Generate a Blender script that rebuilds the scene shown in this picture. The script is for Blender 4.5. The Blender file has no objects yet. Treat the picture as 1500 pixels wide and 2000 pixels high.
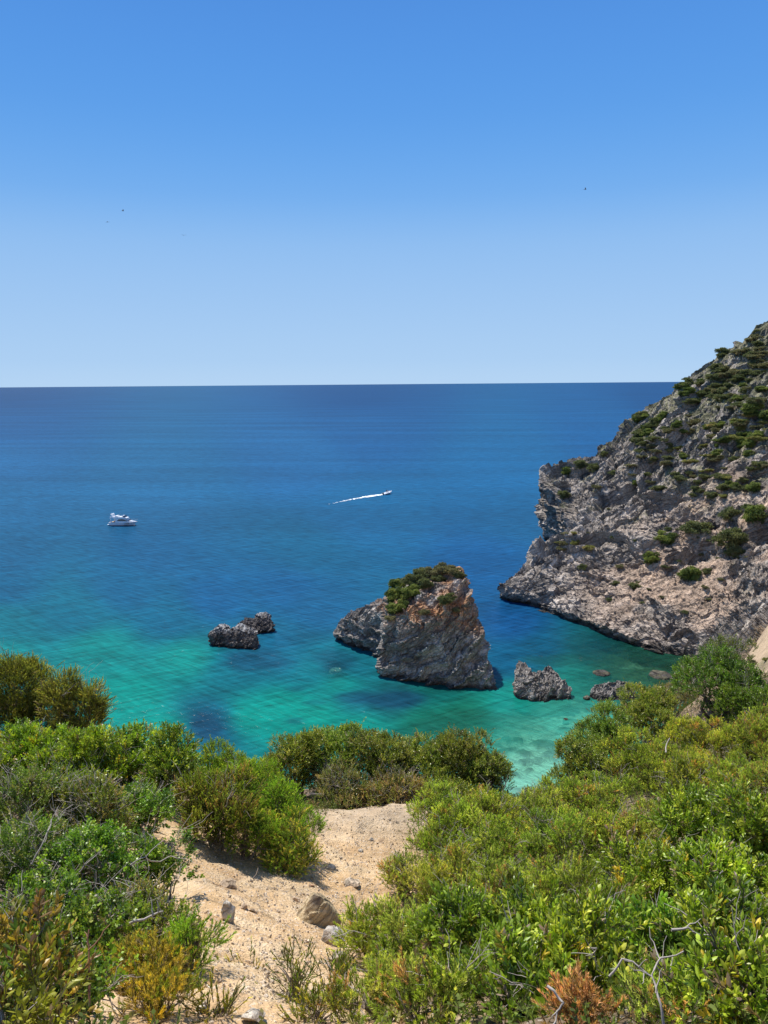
import bpy, bmesh, math, random
import numpy as np
from mathutils import Vector
from mathutils.bvhtree import BVHTree

S = bpy.context.scene
C = S.collection
R = math.radians
# ------------------------------------------------------------------ camera
CAMZ = 55.0
PITCH, ROLL, FPX = R(9.6), R(0.47), 1480.0
_X = np.array([1., 0, 0]); _F = np.array([0, math.cos(PITCH), -math.sin(PITCH)])
_U = np.array([0, math.sin(PITCH), math.cos(PITCH)])
RIGHT = math.cos(ROLL) * _X - math.sin(ROLL) * _U
UP = math.sin(ROLL) * _X + math.cos(ROLL) * _U
CAM = np.array([0, 0, CAMZ])
cd = bpy.data.cameras.new('camera'); cam = bpy.data.objects.new('camera', cd); C.objects.link(cam)
cd.sensor_fit = 'VERTICAL'; cd.sensor_height = 24.0; cd.lens = 24.0 * FPX / 2000.0
cd.clip_start = 0.05; cd.clip_end = 200000
from mathutils import Matrix
cam.matrix_world = Matrix(((RIGHT[0], UP[0], -_F[0], 0), (RIGHT[1], UP[1], -_F[1], 0), (RIGHT[2], UP[2], -_F[2], CAMZ), (0, 0, 0, 1)))
S.camera = cam
# ------------------------------------------------------------------ sky, sun, exposure
SKYGAIN = 1 / (0.13 * 2 ** 0.45)
SUN_EL, SUN_AZ = R(58), R(-32)          # azimuth measured from +Y towards +X
w = bpy.data.worlds.new('World'); S.world = w; w.use_nodes = True
nt = w.node_tree; nt.nodes.clear()
sky = nt.nodes.new('ShaderNodeTexSky'); sky.sky_type = 'NISHITA'; sky.sun_disc = False
sky.sun_elevation = SUN_EL; sky.sun_rotation = SUN_AZ; sky.altitude = 0
sky.air_density = 1.0; sky.dust_density = 0.4; sky.ozone_density = 3.0
hsv = nt.nodes.new('ShaderNodeHueSaturation'); hsv.inputs['Saturation'].default_value = 1.12
hsv.inputs['Value'].default_value = 1.0
bg = nt.nodes.new('ShaderNodeBackground'); bg.inputs['Strength'].default_value = 0.13
wo = nt.nodes.new('ShaderNodeOutputWorld')
nt.links.new(sky.outputs[0], hsv.inputs['Color']); nt.links.new(bg.outputs[0], wo.inputs[0])
# the low sky of the day: pale blue at the horizon, deepening upwards (clear, slightly hazy summer air)
tc = nt.nodes.new('ShaderNodeTexCoord'); sx = nt.nodes.new('ShaderNodeSeparateXYZ'); nt.links.new(tc.outputs['Generated'], sx.inputs[0])
rp = nt.nodes.new('ShaderNodeValToRGB'); rp.color_ramp.interpolation = 'B_SPLINE'
_st = [(0.0, (.47, .665, .90)), (.03, (.42, .63, .895)), (.10, (.35, .57, .885)), (.17, (.285, .52, .875)), (.225, (.175, .43, .865)), (.31, (.108, .345, .82)), (.42, (.085, .285, .755)), (.7, (.06, .20, .60))]
while len(rp.color_ramp.elements) < len(_st): rp.color_ramp.elements.new(.5)
for e_, (p_, c_) in zip(rp.color_ramp.elements, _st): e_.position = p_; e_.color = (*c_, 1)
nt.links.new(sx.outputs[2], rp.inputs[0])
vm = nt.nodes.new('ShaderNodeVectorMath'); vm.operation = 'SCALE'; vm.inputs['Scale'].default_value = SKYGAIN; nt.links.new(rp.outputs[0], vm.inputs[0])
mr = nt.nodes.new('ShaderNodeMapRange'); mr.interpolation_type = 'SMOOTHSTEP'; mr.inputs[1].default_value = .45; mr.inputs[2].default_value = .8; nt.links.new(sx.outputs[2], mr.inputs[0])
mxn = nt.nodes.new('ShaderNodeMix'); mxn.data_type = 'RGBA'; nt.links.new(mr.outputs[0], mxn.inputs[0]); nt.links.new(vm.outputs[0], mxn.inputs[6]); nt.links.new(hsv.outputs[0], mxn.inputs[7])
nt.links.new(mxn.outputs[2], bg.inputs[0])
sd = bpy.data.lights.new('sun', 'SUN'); sd.energy = 4.2; sd.angle = R(0.5); sd.color = (1.0, 0.94, 0.85)
so = bpy.data.objects.new('sun', sd); C.objects.link(so)
_sv = Vector((math.sin(SUN_AZ) * math.cos(SUN_EL), math.cos(SUN_AZ) * math.cos(SUN_EL), math.sin(SUN_EL)))
so.rotation_euler = _sv.to_track_quat('Z', 'Y').to_euler(); so.location = (0, 0, 200)
S.view_settings.view_transform = 'Standard'; S.view_settings.look = 'None'
S.view_settings.gamma = 1.0; S.view_settings.exposure = 0.45
S.cycles.max_bounces = 6; S.cycles.diffuse_bounces = 2; S.cycles.glossy_bounces = 2
S.cycles.transparent_max_bounces = 8; S.cycles.transmission_bounces = 3
S.cycles.caustics_reflective = False; S.cycles.caustics_refractive = False

# ------------------------------------------------------------------ coordinates
def ray(px, py):
    u = (px - 750) / FPX; v = (py - 1000) / FPX
    return _F + u * RIGHT - v * UP
def Pd(px, py, d): return CAM + d * ray(px, py)                 # depth along the axis
def PY(px, py, Y): r = ray(px, py); return CAM + r * (Y / r[1])  # on the plane y = Y
def PZ(px, py, z=0.0): r = ray(px, py); return CAM + r * ((z - CAMZ) / r[2])

# ------------------------------------------------------------------ numpy noise
_rs = np.random.RandomState(7)
_perm = _rs.permutation(256); _perm = np.concatenate([_perm, _perm, _perm])
_grad = _rs.normal(size=(256, 3)); _grad /= np.linalg.norm(_grad, axis=1)[:, None]
_rndt = _rs.rand(256, 4)
def _h(ix, iy, iz): return _perm[(_perm[(_perm[ix & 255] + iy) & 255] + iz) & 255]
def perlin(P):
    P = np.asarray(P, float); i = np.floor(P).astype(np.int64); f = P - i
    w3 = f * f * f * (f * (f * 6 - 15) + 10)
    out = 0
    for dx in (0, 1):
        for dy in (0, 1):
            for dz in (0, 1):
                g = _grad[_h(i[:, 0] + dx, i[:, 1] + dy, i[:, 2] + dz)]
                d = g[:, 0] * (f[:, 0] - dx) + g[:, 1] * (f[:, 1] - dy) + g[:, 2] * (f[:, 2] - dz)
                ww = (w3[:, 0] if dx else 1 - w3[:, 0]) * (w3[:, 1] if dy else 1 - w3[:, 1]) * (w3[:, 2] if dz else 1 - w3[:, 2])
                out = out + ww * d
    return out * 1.6
def fbm(P, octv=5, gain=0.5, ridged=False):
    a, s, t = 1.0, 0.0, 0.0; P = np.array(P, float)
    for o in range(octv):
        n = perlin(P)
        if ridged: n = 1 - 2 * np.abs(n)
        s = s + a * n; t += a; a *= gain; P = P * 2.03 + 17.3
    return s / t
def worley(P):
    P = np.asarray(P, float); i = np.floor(P).astype(np.int64)
    f1 = np.full(len(P), 9.0); f2 = np.full(len(P), 9.0); rid = np.zeros(len(P))
    for dx in (-1, 0, 1):
        for dy in (-1, 0, 1):
            for dz in (-1, 0, 1):
                hh = _h(i[:, 0] + dx, i[:, 1] + dy, i[:, 2] + dz); q = _rndt[hh]
                d = np.sqrt((i[:, 0] + dx + q[:, 0] - P[:, 0]) ** 2 + (i[:, 1] + dy + q[:, 1] - P[:, 1]) ** 2 + (i[:, 2] + dz + q[:, 2] - P[:, 2]) ** 2)
                m = d < f1
                f2 = np.where(m, f1, np.minimum(f2, d)); f1 = np.where(m, d, f1); rid = np.where(m, q[:, 3], rid)
    return f1, f2, rid
def facet(P):
    # angular blocks: every cell has its own height and its own tilt
    P = np.asarray(P, float); i = np.floor(P).astype(np.int64); f1 = np.full(len(P), 9.0); out = np.zeros(len(P))
    for dx in (-1, 0, 1):
        for dy in (-1, 0, 1):
            for dz in (-1, 0, 1):
                q = _rndt[_h(i[:, 0] + dx, i[:, 1] + dy, i[:, 2] + dz)]
                v = P - np.stack([i[:, 0] + dx + q[:, 0], i[:, 1] + dy + q[:, 1], i[:, 2] + dz + q[:, 2]], 1); d = (v ** 2).sum(1)
                t = np.modf(q[:, [1, 2, 0]] * 7.31)[0] - .5; m = d < f1
                f1 = np.where(m, d, f1); out = np.where(m, (q[:, 3] - .5) + 1.6 * (v * t).sum(1), out)
    return out
def sstep(a, b, x): t = np.clip((x - a) / (b - a), 0, 1); return t * t * (3 - 2 * t)
def mixc(a, b, t): return a * (1 - t[:, None]) + np.asarray(b) * t[:, None]

# ------------------------------------------------------------------ mesh and object helpers
def mesh_np(name, V, F, mat=None, col=None, smooth=False, attrs=None):
    V = np.asarray(V, np.float32); F = np.asarray(F, np.int32); k = F.shape[1]
    me = bpy.data.meshes.new(name)
    me.vertices.add(len(V)); me.vertices.foreach_set('co', V.ravel())
    me.loops.add(F.size); me.loops.foreach_set('vertex_index', F.ravel())
    me.polygons.add(len(F)); me.polygons.foreach_set('loop_start', np.arange(0, F.size, k, dtype=np.int32))
    me.polygons.foreach_set('use_smooth', np.full(len(F), bool(smooth)))
    me.update(calc_edges=True)
    if col is not None:
        a = me.color_attributes.new('Col', 'FLOAT_COLOR', 'POINT')
        a.data.foreach_set('color', np.concatenate([np.asarray(col, np.float32), np.ones((len(V), 1), np.float32)], 1).ravel())
    for n, d in (attrs or {}).items():
        a = me.attributes.new(n, 'FLOAT', 'POINT'); a.data.foreach_set('value', np.asarray(d, np.float32))
    if mat: me.materials.append(mat)
    return me
def obj(name, me, parent=None, loc=(0, 0, 0)):
    o = bpy.data.objects.new(name, me); C.objects.link(o); o.location = loc
    if parent: o.parent = parent
    return o
def tag(o, label=None, cat=None, group=None, kind=None):
    for k, v in (('label', label), ('category', cat), ('group', group), ('kind', kind)):
        if v: o[k] = v
    return o
def empty(name, loc, label, cat, group=None):
    o = bpy.data.objects.new(name, None); C.objects.link(o); o.location = tuple(loc)
    o.empty_display_size = 0.3
    return tag(o, label, cat, group)
def grid_faces(nu, nv):
    i = np.arange(nu * nv).reshape(nu, nv)
    return np.stack([i[:-1, :-1], i[1:, :-1], i[1:, 1:], i[:-1, 1:]], -1).reshape(-1, 4)
def normals_grid(G):
    du = np.gradient(G, axis=0); dv = np.gradient(G, axis=1); n = np.cross(du, dv)
    n /= np.linalg.norm(n, axis=2)[..., None] + 1e-9
    return n
def vnormals(V, F):
    a, b, c = V[F[:, 0]], V[F[:, 1]], V[F[:, 2]]
    fn = np.cross(b - a, c - a); N = np.zeros_like(V)
    for k in range(F.shape[1]): np.add.at(N, F[:, k], fn)
    return N / (np.linalg.norm(N, axis=1)[:, None] + 1e-12)
def ptnorm(v): v = np.asarray(v, float); return v / (np.linalg.norm(v, axis=-1, keepdims=True) + 1e-12)

# ------------------------------------------------------------------ materials
def newmat(name):
    m = bpy.data.materials.new(name); m.use_nodes = True; m.node_tree.nodes.clear(); return m, m.node_tree
class N:
    def __init__(s, nt): s.nt = nt
    def n(s, t, **kw):
        x = s.nt.nodes.new('ShaderNode' + t)
        for k, v in kw.items():
            if k in x.inputs.keys(): x.inputs[k].default_value = v
            else: setattr(x, k, v)
        return x
    def l(s, a, b): s.nt.links.new(a, b)
    def math(s, op, a, b=None, c=None, clamp=False):
        x = s.nt.nodes.new('ShaderNodeMath'); x.operation = op; x.use_clamp = clamp
        for i, v in enumerate((a, b, c)):
            if v is None: continue
            if isinstance(v, (int, float)): x.inputs[i].default_value = v
            else: s.l(v, x.inputs[i])
        return x.outputs[0]
    def mix(s, fac, a, b, blend='MIX'):
        x = s.nt.nodes.new('ShaderNodeMix'); x.data_type = 'RGBA'; x.blend_type = blend
        for i, v in ((0, fac), (6, a), (7, b)):
            if isinstance(v, (int, float)): x.inputs[i].default_value = v
            elif isinstance(v, tuple): x.inputs[i].default_value = (*v, 1)
            else: s.l(v, x.inputs[i])
        return x.outputs[2]
    def noise(s, vec, scale, detail=4, rough=0.55, dist=0.0):
        x = s.nt.nodes.new('ShaderNodeTexNoise'); x.inputs['Scale'].default_value = scale
        x.inputs['Detail'].default_value = detail; x.inputs['Roughness'].default_value = rough; x.inputs['Distortion'].default_value = dist
        s.l(vec, x.inputs['Vector']); return x.outputs[0]
    def mapping(s, vec, scale=(1, 1, 1), rot=(0, 0, 0)):      # turn first, then stretch along the turned axes
        if any(rot) and tuple(scale) != (1, 1, 1): vec = s.mapping(vec, (1, 1, 1), rot)
        if tuple(scale) != (1, 1, 1): rot = (0, 0, 0)
        x = s.nt.nodes.new('ShaderNodeMapping'); x.inputs['Scale'].default_value = scale; x.inputs['Rotation'].default_value = rot
        s.l(vec, x.inputs[0]); return x.outputs[0]
    def ramp(s, f, stops):
        x = s.nt.nodes.new('ShaderNodeValToRGB'); e = x.color_ramp.elements
        while len(e) < len(stops): e.new(0.5)
        for i, (p, c) in enumerate(stops):
            e[i].position = p; e[i].color = (c, c, c, 1) if isinstance(c, (int, float)) else (*c, 1)
        s.l(f, x.inputs[0]); return x.outputs[0]

def rock_mat(name, fine=1.0, strata_rot=(0.5, -0.45, 0), contrast=1.0, bump=1.0):
    m, nt = newmat(name); k = N(nt)
    co = k.n('NewGeometry').outputs['Position']
    a = k.n('Attribute', attribute_name='Col').outputs['Color']
    n1 = k.noise(co, 0.55 * fine, 6, 0.65); n2 = k.noise(co, 2.6 * fine, 5, 0.7)
    _e = Matrix(((0.82, 0.0, 0.57), (-0.21, 0.93, 0.30), (-0.53, -0.37, 0.76))).to_euler()
    rc = k.mapping(co, (1, 1, 1), tuple(_e)); st = k.mapping(rc, (0.16 * fine, 0.3 * fine, 1.9 * fine))
    n3 = k.noise(st, 1.0, 5, 0.65, 0.6)
    vo = k.n('TexVoronoi', feature='DISTANCE_TO_EDGE'); vo.inputs['Scale'].default_value = 0.9 * fine
    st2 = k.mapping(rc, (0.35, 0.5, 1.6)); k.l(st2, vo.inputs['Vector'])
    crack = k.ramp(vo.outputs['Distance'], [(0.0, 0.0), (0.09, 1.0)])
    v = k.ramp(n1, [(0.3, 0.8), (0.5, 1.0), (0.72, 1.22)])
    c = k.mix(1.0, a, v, 'MULTIPLY')
    c = k.mix(1.0, c, k.ramp(n3, [(0.34, 0.38), (0.48, 1.0), (0.66, 1.42)]), 'MULTIPLY')
    c = k.mix(1.0, c, k.ramp(n2, [(0.3, 0.78), (0.5, 1.0), (0.7, 1.2)]), 'MULTIPLY')
    c = k.mix(k.math('MULTIPLY', k.math('SUBTRACT', 1.0, crack), 0.45), c, (0.06, 0.05, 0.045))
    h = k.math('ADD', k.math('MULTIPLY', n3, 1.3), k.math('ADD', k.math('MULTIPLY', n1, 0.6), k.math('MULTIPLY', n2, 0.35)))
    h = k.math('ADD', h, k.math('MULTIPLY', crack, 0.12))
    b = k.n('Bump'); b.inputs['Strength'].default_value = 1.0; b.inputs['Distance'].default_value = 1.1 * bump / fine
    k.l(h, b.inputs['Height'])
    p = k.n('BsdfPrincipled'); p.inputs['Roughness'].default_value = 0.9; p.inputs['Specular IOR Level'].default_value = 0.2
    k.l(c, p.inputs['Base Color']); k.l(b.outputs[0], p.inputs['Normal'])
    o = k.n('OutputMaterial'); k.l(p.outputs[0], o.inputs[0]); return m

def leaf_mat(name, trans=0.35, rough=0.45, spec=0.35, nscale=2.0):
    m, nt = newmat(name); k = N(nt)
    co = k.n('NewGeometry').outputs['Position']
    a = k.n('Attribute', attribute_name='Col').outputs['Color']
    n1 = k.noise(co, nscale, 3)
    c = k.mix(1.0, a, k.ramp(n1, [(0.3, (0.75, 0.8, 0.8)), (0.7, (1.3, 1.22, 1.1))]), 'MULTIPLY')
    p = k.n('BsdfPrincipled'); p.inputs['Roughness'].default_value = rough; p.inputs['Specular IOR Level'].default_value = spec
    k.l(c, p.inputs['Base Color'])
    t = k.n('BsdfTranslucent'); ct = k.mix(1.0, c, (1.25, 1.35, 0.55), 'MULTIPLY'); k.l(ct, t.inputs[0])
    mx = k.n('MixShader'); mx.inputs[0].default_value = trans; k.l(p.outputs[0], mx.inputs[1]); k.l(t.outputs[0], mx.inputs[2])
    o = k.n('OutputMaterial'); k.l(mx.outputs[0], o.inputs[0]); return m

def simple_mat(name, col, rough=0.5, spec=0.5, nscale=3.0, var=0.15, metal=0.0, bump=0.0):
    m, nt = newmat(name); k = N(nt)
    co = k.n('TexCoord').outputs['Object']
    n1 = k.noise(co, nscale, 4)
    c = k.mix(n1, tuple(x * (1 - var) for x in col), tuple(min(1, x * (1 + var)) for x in col))
    p = k.n('BsdfPrincipled'); p.inputs['Roughness'].default_value = rough; p.inputs['Specular IOR Level'].default_value = spec
    p.inputs['Metallic'].default_value = metal
    k.l(c, p.inputs['Base Color'])
    if bump:
        b = k.n('Bump'); b.inputs['Distance'].default_value = bump; k.l(n1, b.inputs['Height']); k.l(b.outputs[0], p.inputs['Normal'])
    o = k.n('OutputMaterial'); k.l(p.outputs[0], o.inputs[0]); return m

# ------------------------------------------------------------------ sea colours by depth and weed, with the stack's shadow painted in
# (photo x, photo y, radius in warped units, albedo r g b)
SEA = [
    (0, 770, .008, .060, .20), (700, 770, .008, .064, .215), (1300, 770, .008, .066, .22),
    (0, 830, .013, .085, .255), (700, 840, .013, .09, .27), (1200, 840, .011, .09, .27),
    (0, 900, .018, .11, .29), (600, 900, .018, .11, .30), (1000, 920, .013, .11, .29),
    (0, 980, .014, .105, .255), (300, 960, .018, .115, .28), (700, 1000, .012, .11, .275), (1000, 1000, .011, .10, .26),
    (0, 1080, .009, .092, .215), (300, 1080, .010, .09, .225), (600, 1080, .009, .10, .22), (950, 1100, .009, .08, .235),
    (0, 1150, .007, .095, .205), (250, 1150, .008, .095, .21), (420, 1170, .009, .085, .22), (560, 1150, .010, .085, .22), (1000, 1220, .008, .065, .20),
    (0, 1210, .006, .135, .19), (150, 1200, .006, .118, .195), (330, 1210, .007, .105, .20), (620, 1190, .012, .09, .21),
    (0, 1290, .005, .175, .185), (200, 1270, .005, .185, .185), (370, 1290, .005, .20, .185), (470, 1290, .010, .11, .19), (540, 1250, .010, .10, .20),
    (250, 1360, .004, .215, .19), (330, 1430, .004, .225, .19), (490, 1400, .004, .22, .19), (600, 1310, .008, .15, .195), (560, 1290, .009, .12, .20), (440, 1310, .008, .14, .19), (560, 1380, .004, .22, .19),
    (405, 1425, .010, .07, .15), (415, 1400, .009, .09, .16), (700, 1300, .010, .12, .18), (670, 1345, .006, .19, .18), (620, 1400, .005, .215, .18), (770, 1365, .012, .08, .115), (700, 1365, .012, .105, .15), (850, 1350, .007, .12, .12),  # dark points right before the stack mix weed with its painted shadow
    (830, 1410, .010, .14, .105), (900, 1400, .012, .145, .10), (930, 1430, .014, .17, .125), (700, 1420, .007, .20, .17), (1000, 1370, .012, .23, .20),
    (1000, 1440, .05, .31, .25), (1100, 1400, .07, .34, .28), (1040, 1500, .30, .48, .44), (1000, 1560, .40, .52, .48), (1150, 1420, .12, .40, .32),
    (985, 1290, .006, .09, .20), (1050, 1270, .007, .08, .16), (1150, 1270, .008, .08, .10), (1250, 1300, .02, .095, .065), (1320, 1330, .05, .12, .06),
    (1130, 1330, .02, .22, .19), (1180, 1310, .014, .10, .08), (1350, 1420, .1, .3, .2)]
def sea_warp(x, y): y = np.maximum(y, 20); return np.stack([x / y * 1.0, 55.0 / y], -1)
_sc = np.array([sea_warp(*PZ(a, b)[:2]) for a, b, *_ in SEA]); _sv3 = np.array([s[2:] for s in SEA]) * np.array([.5, .80, .72]) * np.array([[1, 1.1, 1.08] if s[3] > .15 else ([1, .97, .94] if s[1] < 1100 else [1, 1, 1]) for s in SEA])
def sea_col(x, y):
    q = sea_warp(x, y); d2 = ((q[:, None, :] - _sc[None]) ** 2 * np.array([1.0, 2.2])).sum(-1)
    w_ = 1.0 / (d2 + 0.0006) ** 2.2
    return (w_[..., None] * _sv3[None]).sum(1) / w_.sum(1)[:, None]
def clarity(x, y):      # how much of the bottom shows: shallow water by the beach
    pts = [((1040, 1490), 120, .75), ((1120, 1400), 100, .5), ((1240, 1310), 120, .62), ((1060, 1290), 60, .22), ((1150, 1340), 60, .5), ((960, 1420), 60, .2), ((1000, 1600), 200, .7), ((1330, 1340), 120, .75), ((655, 1308), 22, .6)]
    out = np.zeros(len(x))
    q = sea_warp(x, y)
    for (a, b), r, v in pts:
        c = sea_warp(*PZ(a, b)[:2]); d = np.sqrt(((q - c) ** 2).sum(1)) * FPX / r
        out = np.maximum(out, v * np.exp(-(d ** 2)))
    return out
def water_mat():
    m, nt = newmat('sea_water'); k = N(nt)
    co = k.n('NewGeometry').outputs['Position']
    a = k.n('Attribute', attribute_name='Col').outputs['Color']
    cl = k.n('Attribute', attribute_name='clarity').outputs['Fac']
    r1 = k.noise(k.mapping(co, (0.13, 0.85, 1), (0, 0, R(38))), 1.0, 4, 0.62, 0.35)
    r2 = k.noise(k.mapping(co, (0.11, 0.70, 1), (0, 0, R(-30))), 1.0, 4, 0.62, 0.4)
    r3 = k.noise(k.mapping(co, (0.5, 1.7, 1), (0, 0, R(8))), 1.0, 3, 0.6)
    r4 = k.noise(k.mapping(co, (0.02, 0.09, 1), (0, 0, R(8))), 1.0, 4, 0.55)
    big = k.noise(k.mapping(co, (0.003, 0.018, 1), (0, 0, R(5))), 1.0, 5, 0.6, 0.5)
    h = k.math('ADD', k.math('MULTIPLY', r1, 0.55), k.math('MULTIPLY', r2, 0.6))
    h = k.math('ADD', h, k.math('MULTIPLY', r3, 0.22)); h = k.math('ADD', h, k.math('MULTIPLY', r4, 0.5))
    amp = k.ramp(big, [(0.35, 0.55), (0.65, 1.15)])
    h = k.math('MULTIPLY', h, amp)
    b = k.n('Bump'); b.inputs['Strength'].default_value = 1.0; b.inputs['Distance'].default_value = 0.28; k.l(h, b.inputs['Height'])
    # body: ripple reflection contrast painted as a colour swing between troughs and crests
    rr = k.ramp(k.math('ADD', k.math('MULTIPLY', r1, 0.40), k.math('ADD', k.math('MULTIPLY', r2, 0.40), k.math('MULTIPLY', r3, 0.20))), [(0.36, 0.55), (0.5, 1.0), (0.64, 1.48)])
    c = k.mix(1.0, a, rr, 'MULTIPLY'); c = k.mix(1.0, c, k.ramp(big, [(0.35, 0.86), (0.65, 1.14)]), 'MULTIPLY')
    d = k.n('BsdfDiffuse'); k.l(c, d.inputs[0]); b2 = k.n('Bump'); b2.inputs['Distance'].default_value = 0.25; k.l(h, b2.inputs['Height']); k.l(b2.outputs[0], d.inputs['Normal'])
    tr = k.n('BsdfTransparent'); tr.inputs[0].default_value = (0.45, 0.80, 0.72, 1)
    m1 = k.n('MixShader'); k.l(cl, m1.inputs[0]); k.l(d.outputs[0], m1.inputs[1]); k.l(tr.outputs[0], m1.inputs[2])
    g = k.n('BsdfGlossy'); g.inputs['Roughness'].default_value = 0.2; k.l(b.outputs[0], g.inputs['Normal'])
    fr = k.n('Fresnel'); fr.inputs[0].default_value = 1.33; k.l(b.outputs[0], fr.inputs['Normal'])
    f = k.math('MINIMUM', k.math('MULTIPLY', fr.outputs[0], 0.42), 0.11)
    m2 = k.n('MixShader'); k.l(f, m2.inputs[0]); k.l(m1.outputs[0], m2.inputs[1]); k.l(g.outputs[0], m2.inputs[2])
    o = k.n('OutputMaterial'); k.l(m2.outputs[0], o.inputs[0]); return m
def growth(a0, a1, step, out, g=1.12):
    x = list(np.arange(a0, a1 + step / 2, step)); s = step; v = x[-1]
    while v < out: s *= g; v += s; x.append(v)
    return x
gx = growth(0, 110, .75, 60000); gx = np.array([-v for v in gx[:0:-1]] + gx)
gy = np.array([-60, -20, 10, 30, 40, 50, 60, 70, 78] + growth(80, 240, .75, 90000))
X, Y = np.meshgrid(gx, gy, indexing='ij'); xf, yf = X.ravel(), Y.ravel()
cols = np.concatenate([sea_col(xf[i:i + 40000], yf[i:i + 40000]) for i in range(0, len(xf), 40000)])
cl_ = clarity(xf, yf)
# weed beds, stones and the stack's cast shadow, painted as darker patches of the water
wn = fbm(np.stack([xf * .16, yf * .16, xf * 0 + 3.1], 1), 4); wz = np.exp(-((xf - PZ(1090, 1420)[0]) / 16) ** 2 - ((yf - PZ(1090, 1420)[1]) / 14) ** 2)
bn = fbm(np.stack([xf * .05, yf * .09, xf * 0 + 9.1], 1), 3)
near = sstep(210, 150, yf)
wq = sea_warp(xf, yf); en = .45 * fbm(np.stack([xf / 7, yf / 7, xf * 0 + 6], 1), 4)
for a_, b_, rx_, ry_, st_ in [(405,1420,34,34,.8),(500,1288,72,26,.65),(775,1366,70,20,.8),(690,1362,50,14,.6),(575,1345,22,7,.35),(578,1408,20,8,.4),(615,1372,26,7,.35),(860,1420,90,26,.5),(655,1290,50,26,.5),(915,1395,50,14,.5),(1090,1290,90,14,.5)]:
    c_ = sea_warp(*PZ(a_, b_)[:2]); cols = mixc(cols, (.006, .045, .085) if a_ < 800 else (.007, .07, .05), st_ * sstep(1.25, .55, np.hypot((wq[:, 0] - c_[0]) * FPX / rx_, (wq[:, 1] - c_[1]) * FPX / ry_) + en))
cols *= (1 - 0.20 * near * sstep(0.05, 0.35, bn))[:, None]
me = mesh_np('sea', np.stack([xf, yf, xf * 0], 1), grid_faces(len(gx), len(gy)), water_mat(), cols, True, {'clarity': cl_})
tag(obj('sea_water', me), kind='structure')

# ------------------------------------------------------------------ headland: profiles at fixed distances, lofted
PROF = [
 (95,  [(1400,1545),(1415,1480),(1430,1420),(1450,1370),(1475,1330),(1510,1290),(1570,1230),(1660,1160),(1800,1060)]),
 (115, [(1400,1423),(1410,1390),(1430,1350),(1455,1320),(1480,1290),(1510,1260),(1570,1200),(1660,1130),(1800,1030)]),
 (130, [(1330,1351),(1350,1330),(1375,1310),(1410,1290),(1445,1265),(1485,1235),(1550,1180),(1640,1110),(1800,1000)]),
 (143, [(1345,1300),(1365,1293),(1390,1283),(1420,1265),(1450,1245),(1480,1215),(1530,1170),(1620,1100),(1800,980)]),
 (150, [(1262,1275),(1270,1258),(1300,1250),(1340,1238),(1390,1215),(1440,1180),(1510,1120),(1620,1030),(1800,900)]),
 (160, [(1175,1244),(1178,1222),(1210,1208),(1270,1192),(1330,1168),(1400,1125),(1500,1050),(1620,960),(1800,830)]),
 (177, [(1062,1199),(1068,1180),(1105,1165),(1180,1140),(1260,1110),(1350,1060),(1470,975),(1600,880),(1800,740)]),
 (190, [(975,1169),(979,1150),(1008,1131),(1080,1105),(1150,1080),(1240,1040),(1380,950),(1550,830),(1800,660)]),
 (202, [(1010,1145),(1014,1110),(1040,1087),(1090,1065),(1150,1045),(1230,1005),(1360,920),(1520,800),(1800,610)]),
 (215, [(1082,1123),(1084,1078),(1094,1050),(1130,1030),(1180,1005),(1250,965),(1360,880),(1500,770),(1800,560)]),
 (230, [(1118,1100),(1120,1060),(1130,1028),(1150,1000),(1180,965),(1250,920),(1350,845),(1490,740),(1800,530)]),
 (250, [(1092,1072),(1092,1015),(1100,972),(1130,945),(1180,912),(1240,862),(1340,780),(1480,685),(1800,480)]),
 (270, [(1060,1049),(1056,985),(1068,926),(1110,906),(1178,884),(1226,832),(1322,750),(1440,665),(1800,400)]),
 (290, [(1085,1029),(1085,985),(1100,945),(1140,915),(1200,892),(1250,848),(1345,768),(1465,680),(1800,430)]),
 (320, [(1150,1000),(1155,970),(1170,950),(1220,920),(1280,880),(1340,830),(1430,760),(1550,690),(1800,520)]),
 (360, [(1230,975),(1240,950),(1260,925),(1300,905),(1350,870),(1400,830),(1490,770),(1600,700),(1800,600)]),
]
CP = np.array([[PY(a, b, Yv) for a, b in pts] for Yv, pts in PROF])
first = CP[:, :1].copy(); first[..., 0] -= 2.5; first[..., 2] = -6; CP = np.concatenate([first, CP], 1)
CP[:, 1, 2] = np.minimum(CP[:, 1, 2], 0.0)
def catmull(A, ts, axis):
    A = np.moveaxis(A, axis, 0); n = len(A); i = np.clip(np.floor(ts).astype(int), 0, n - 2); f = ts - i
    p0 = A[np.maximum(i - 1, 0)]; p1 = A[i]; p2 = A[i + 1]; p3 = A[np.minimum(i + 2, n - 1)]
    f = f.reshape(-1, *([1] * (A.ndim - 1)))
    c = 0.5 * (2 * p1 + (p2 - p0) * f + (2 * p0 - 5 * p1 + 4 * p2 - p3) * f ** 2 + (3 * p1 - p0 - 3 * p2 + p3) * f ** 3)
    lin = p1 * (1 - f) + p2 * f
    return np.moveaxis(c * 0.6 + lin * 0.4, 0, axis)
tu = np.concatenate([np.linspace(i, i + 1, max(4, int((PROF[i + 1][0] - PROF[i][0]) / 0.38)), endpoint=False) for i in range(len(PROF) - 1)] + [[len(PROF) - 1]])
segn = [14, 44, 44, 50, 56, 64, 84, 70, 50]
tv = np.concatenate([np.linspace(i, i + 1, segn[i], endpoint=False) for i in range(len(segn))] + [[9]])
G = catmull(CP, tu, 0); G = catmull(G, tv, 1)
def strata_frame():
    n = ptnorm(np.array([-0.50, -0.30, 0.80])); a = ptnorm(np.cross(n, [0, 1, 0])); return n, a, np.cross(n, a)
_sn, _sa, _sb = strata_frame()
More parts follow.
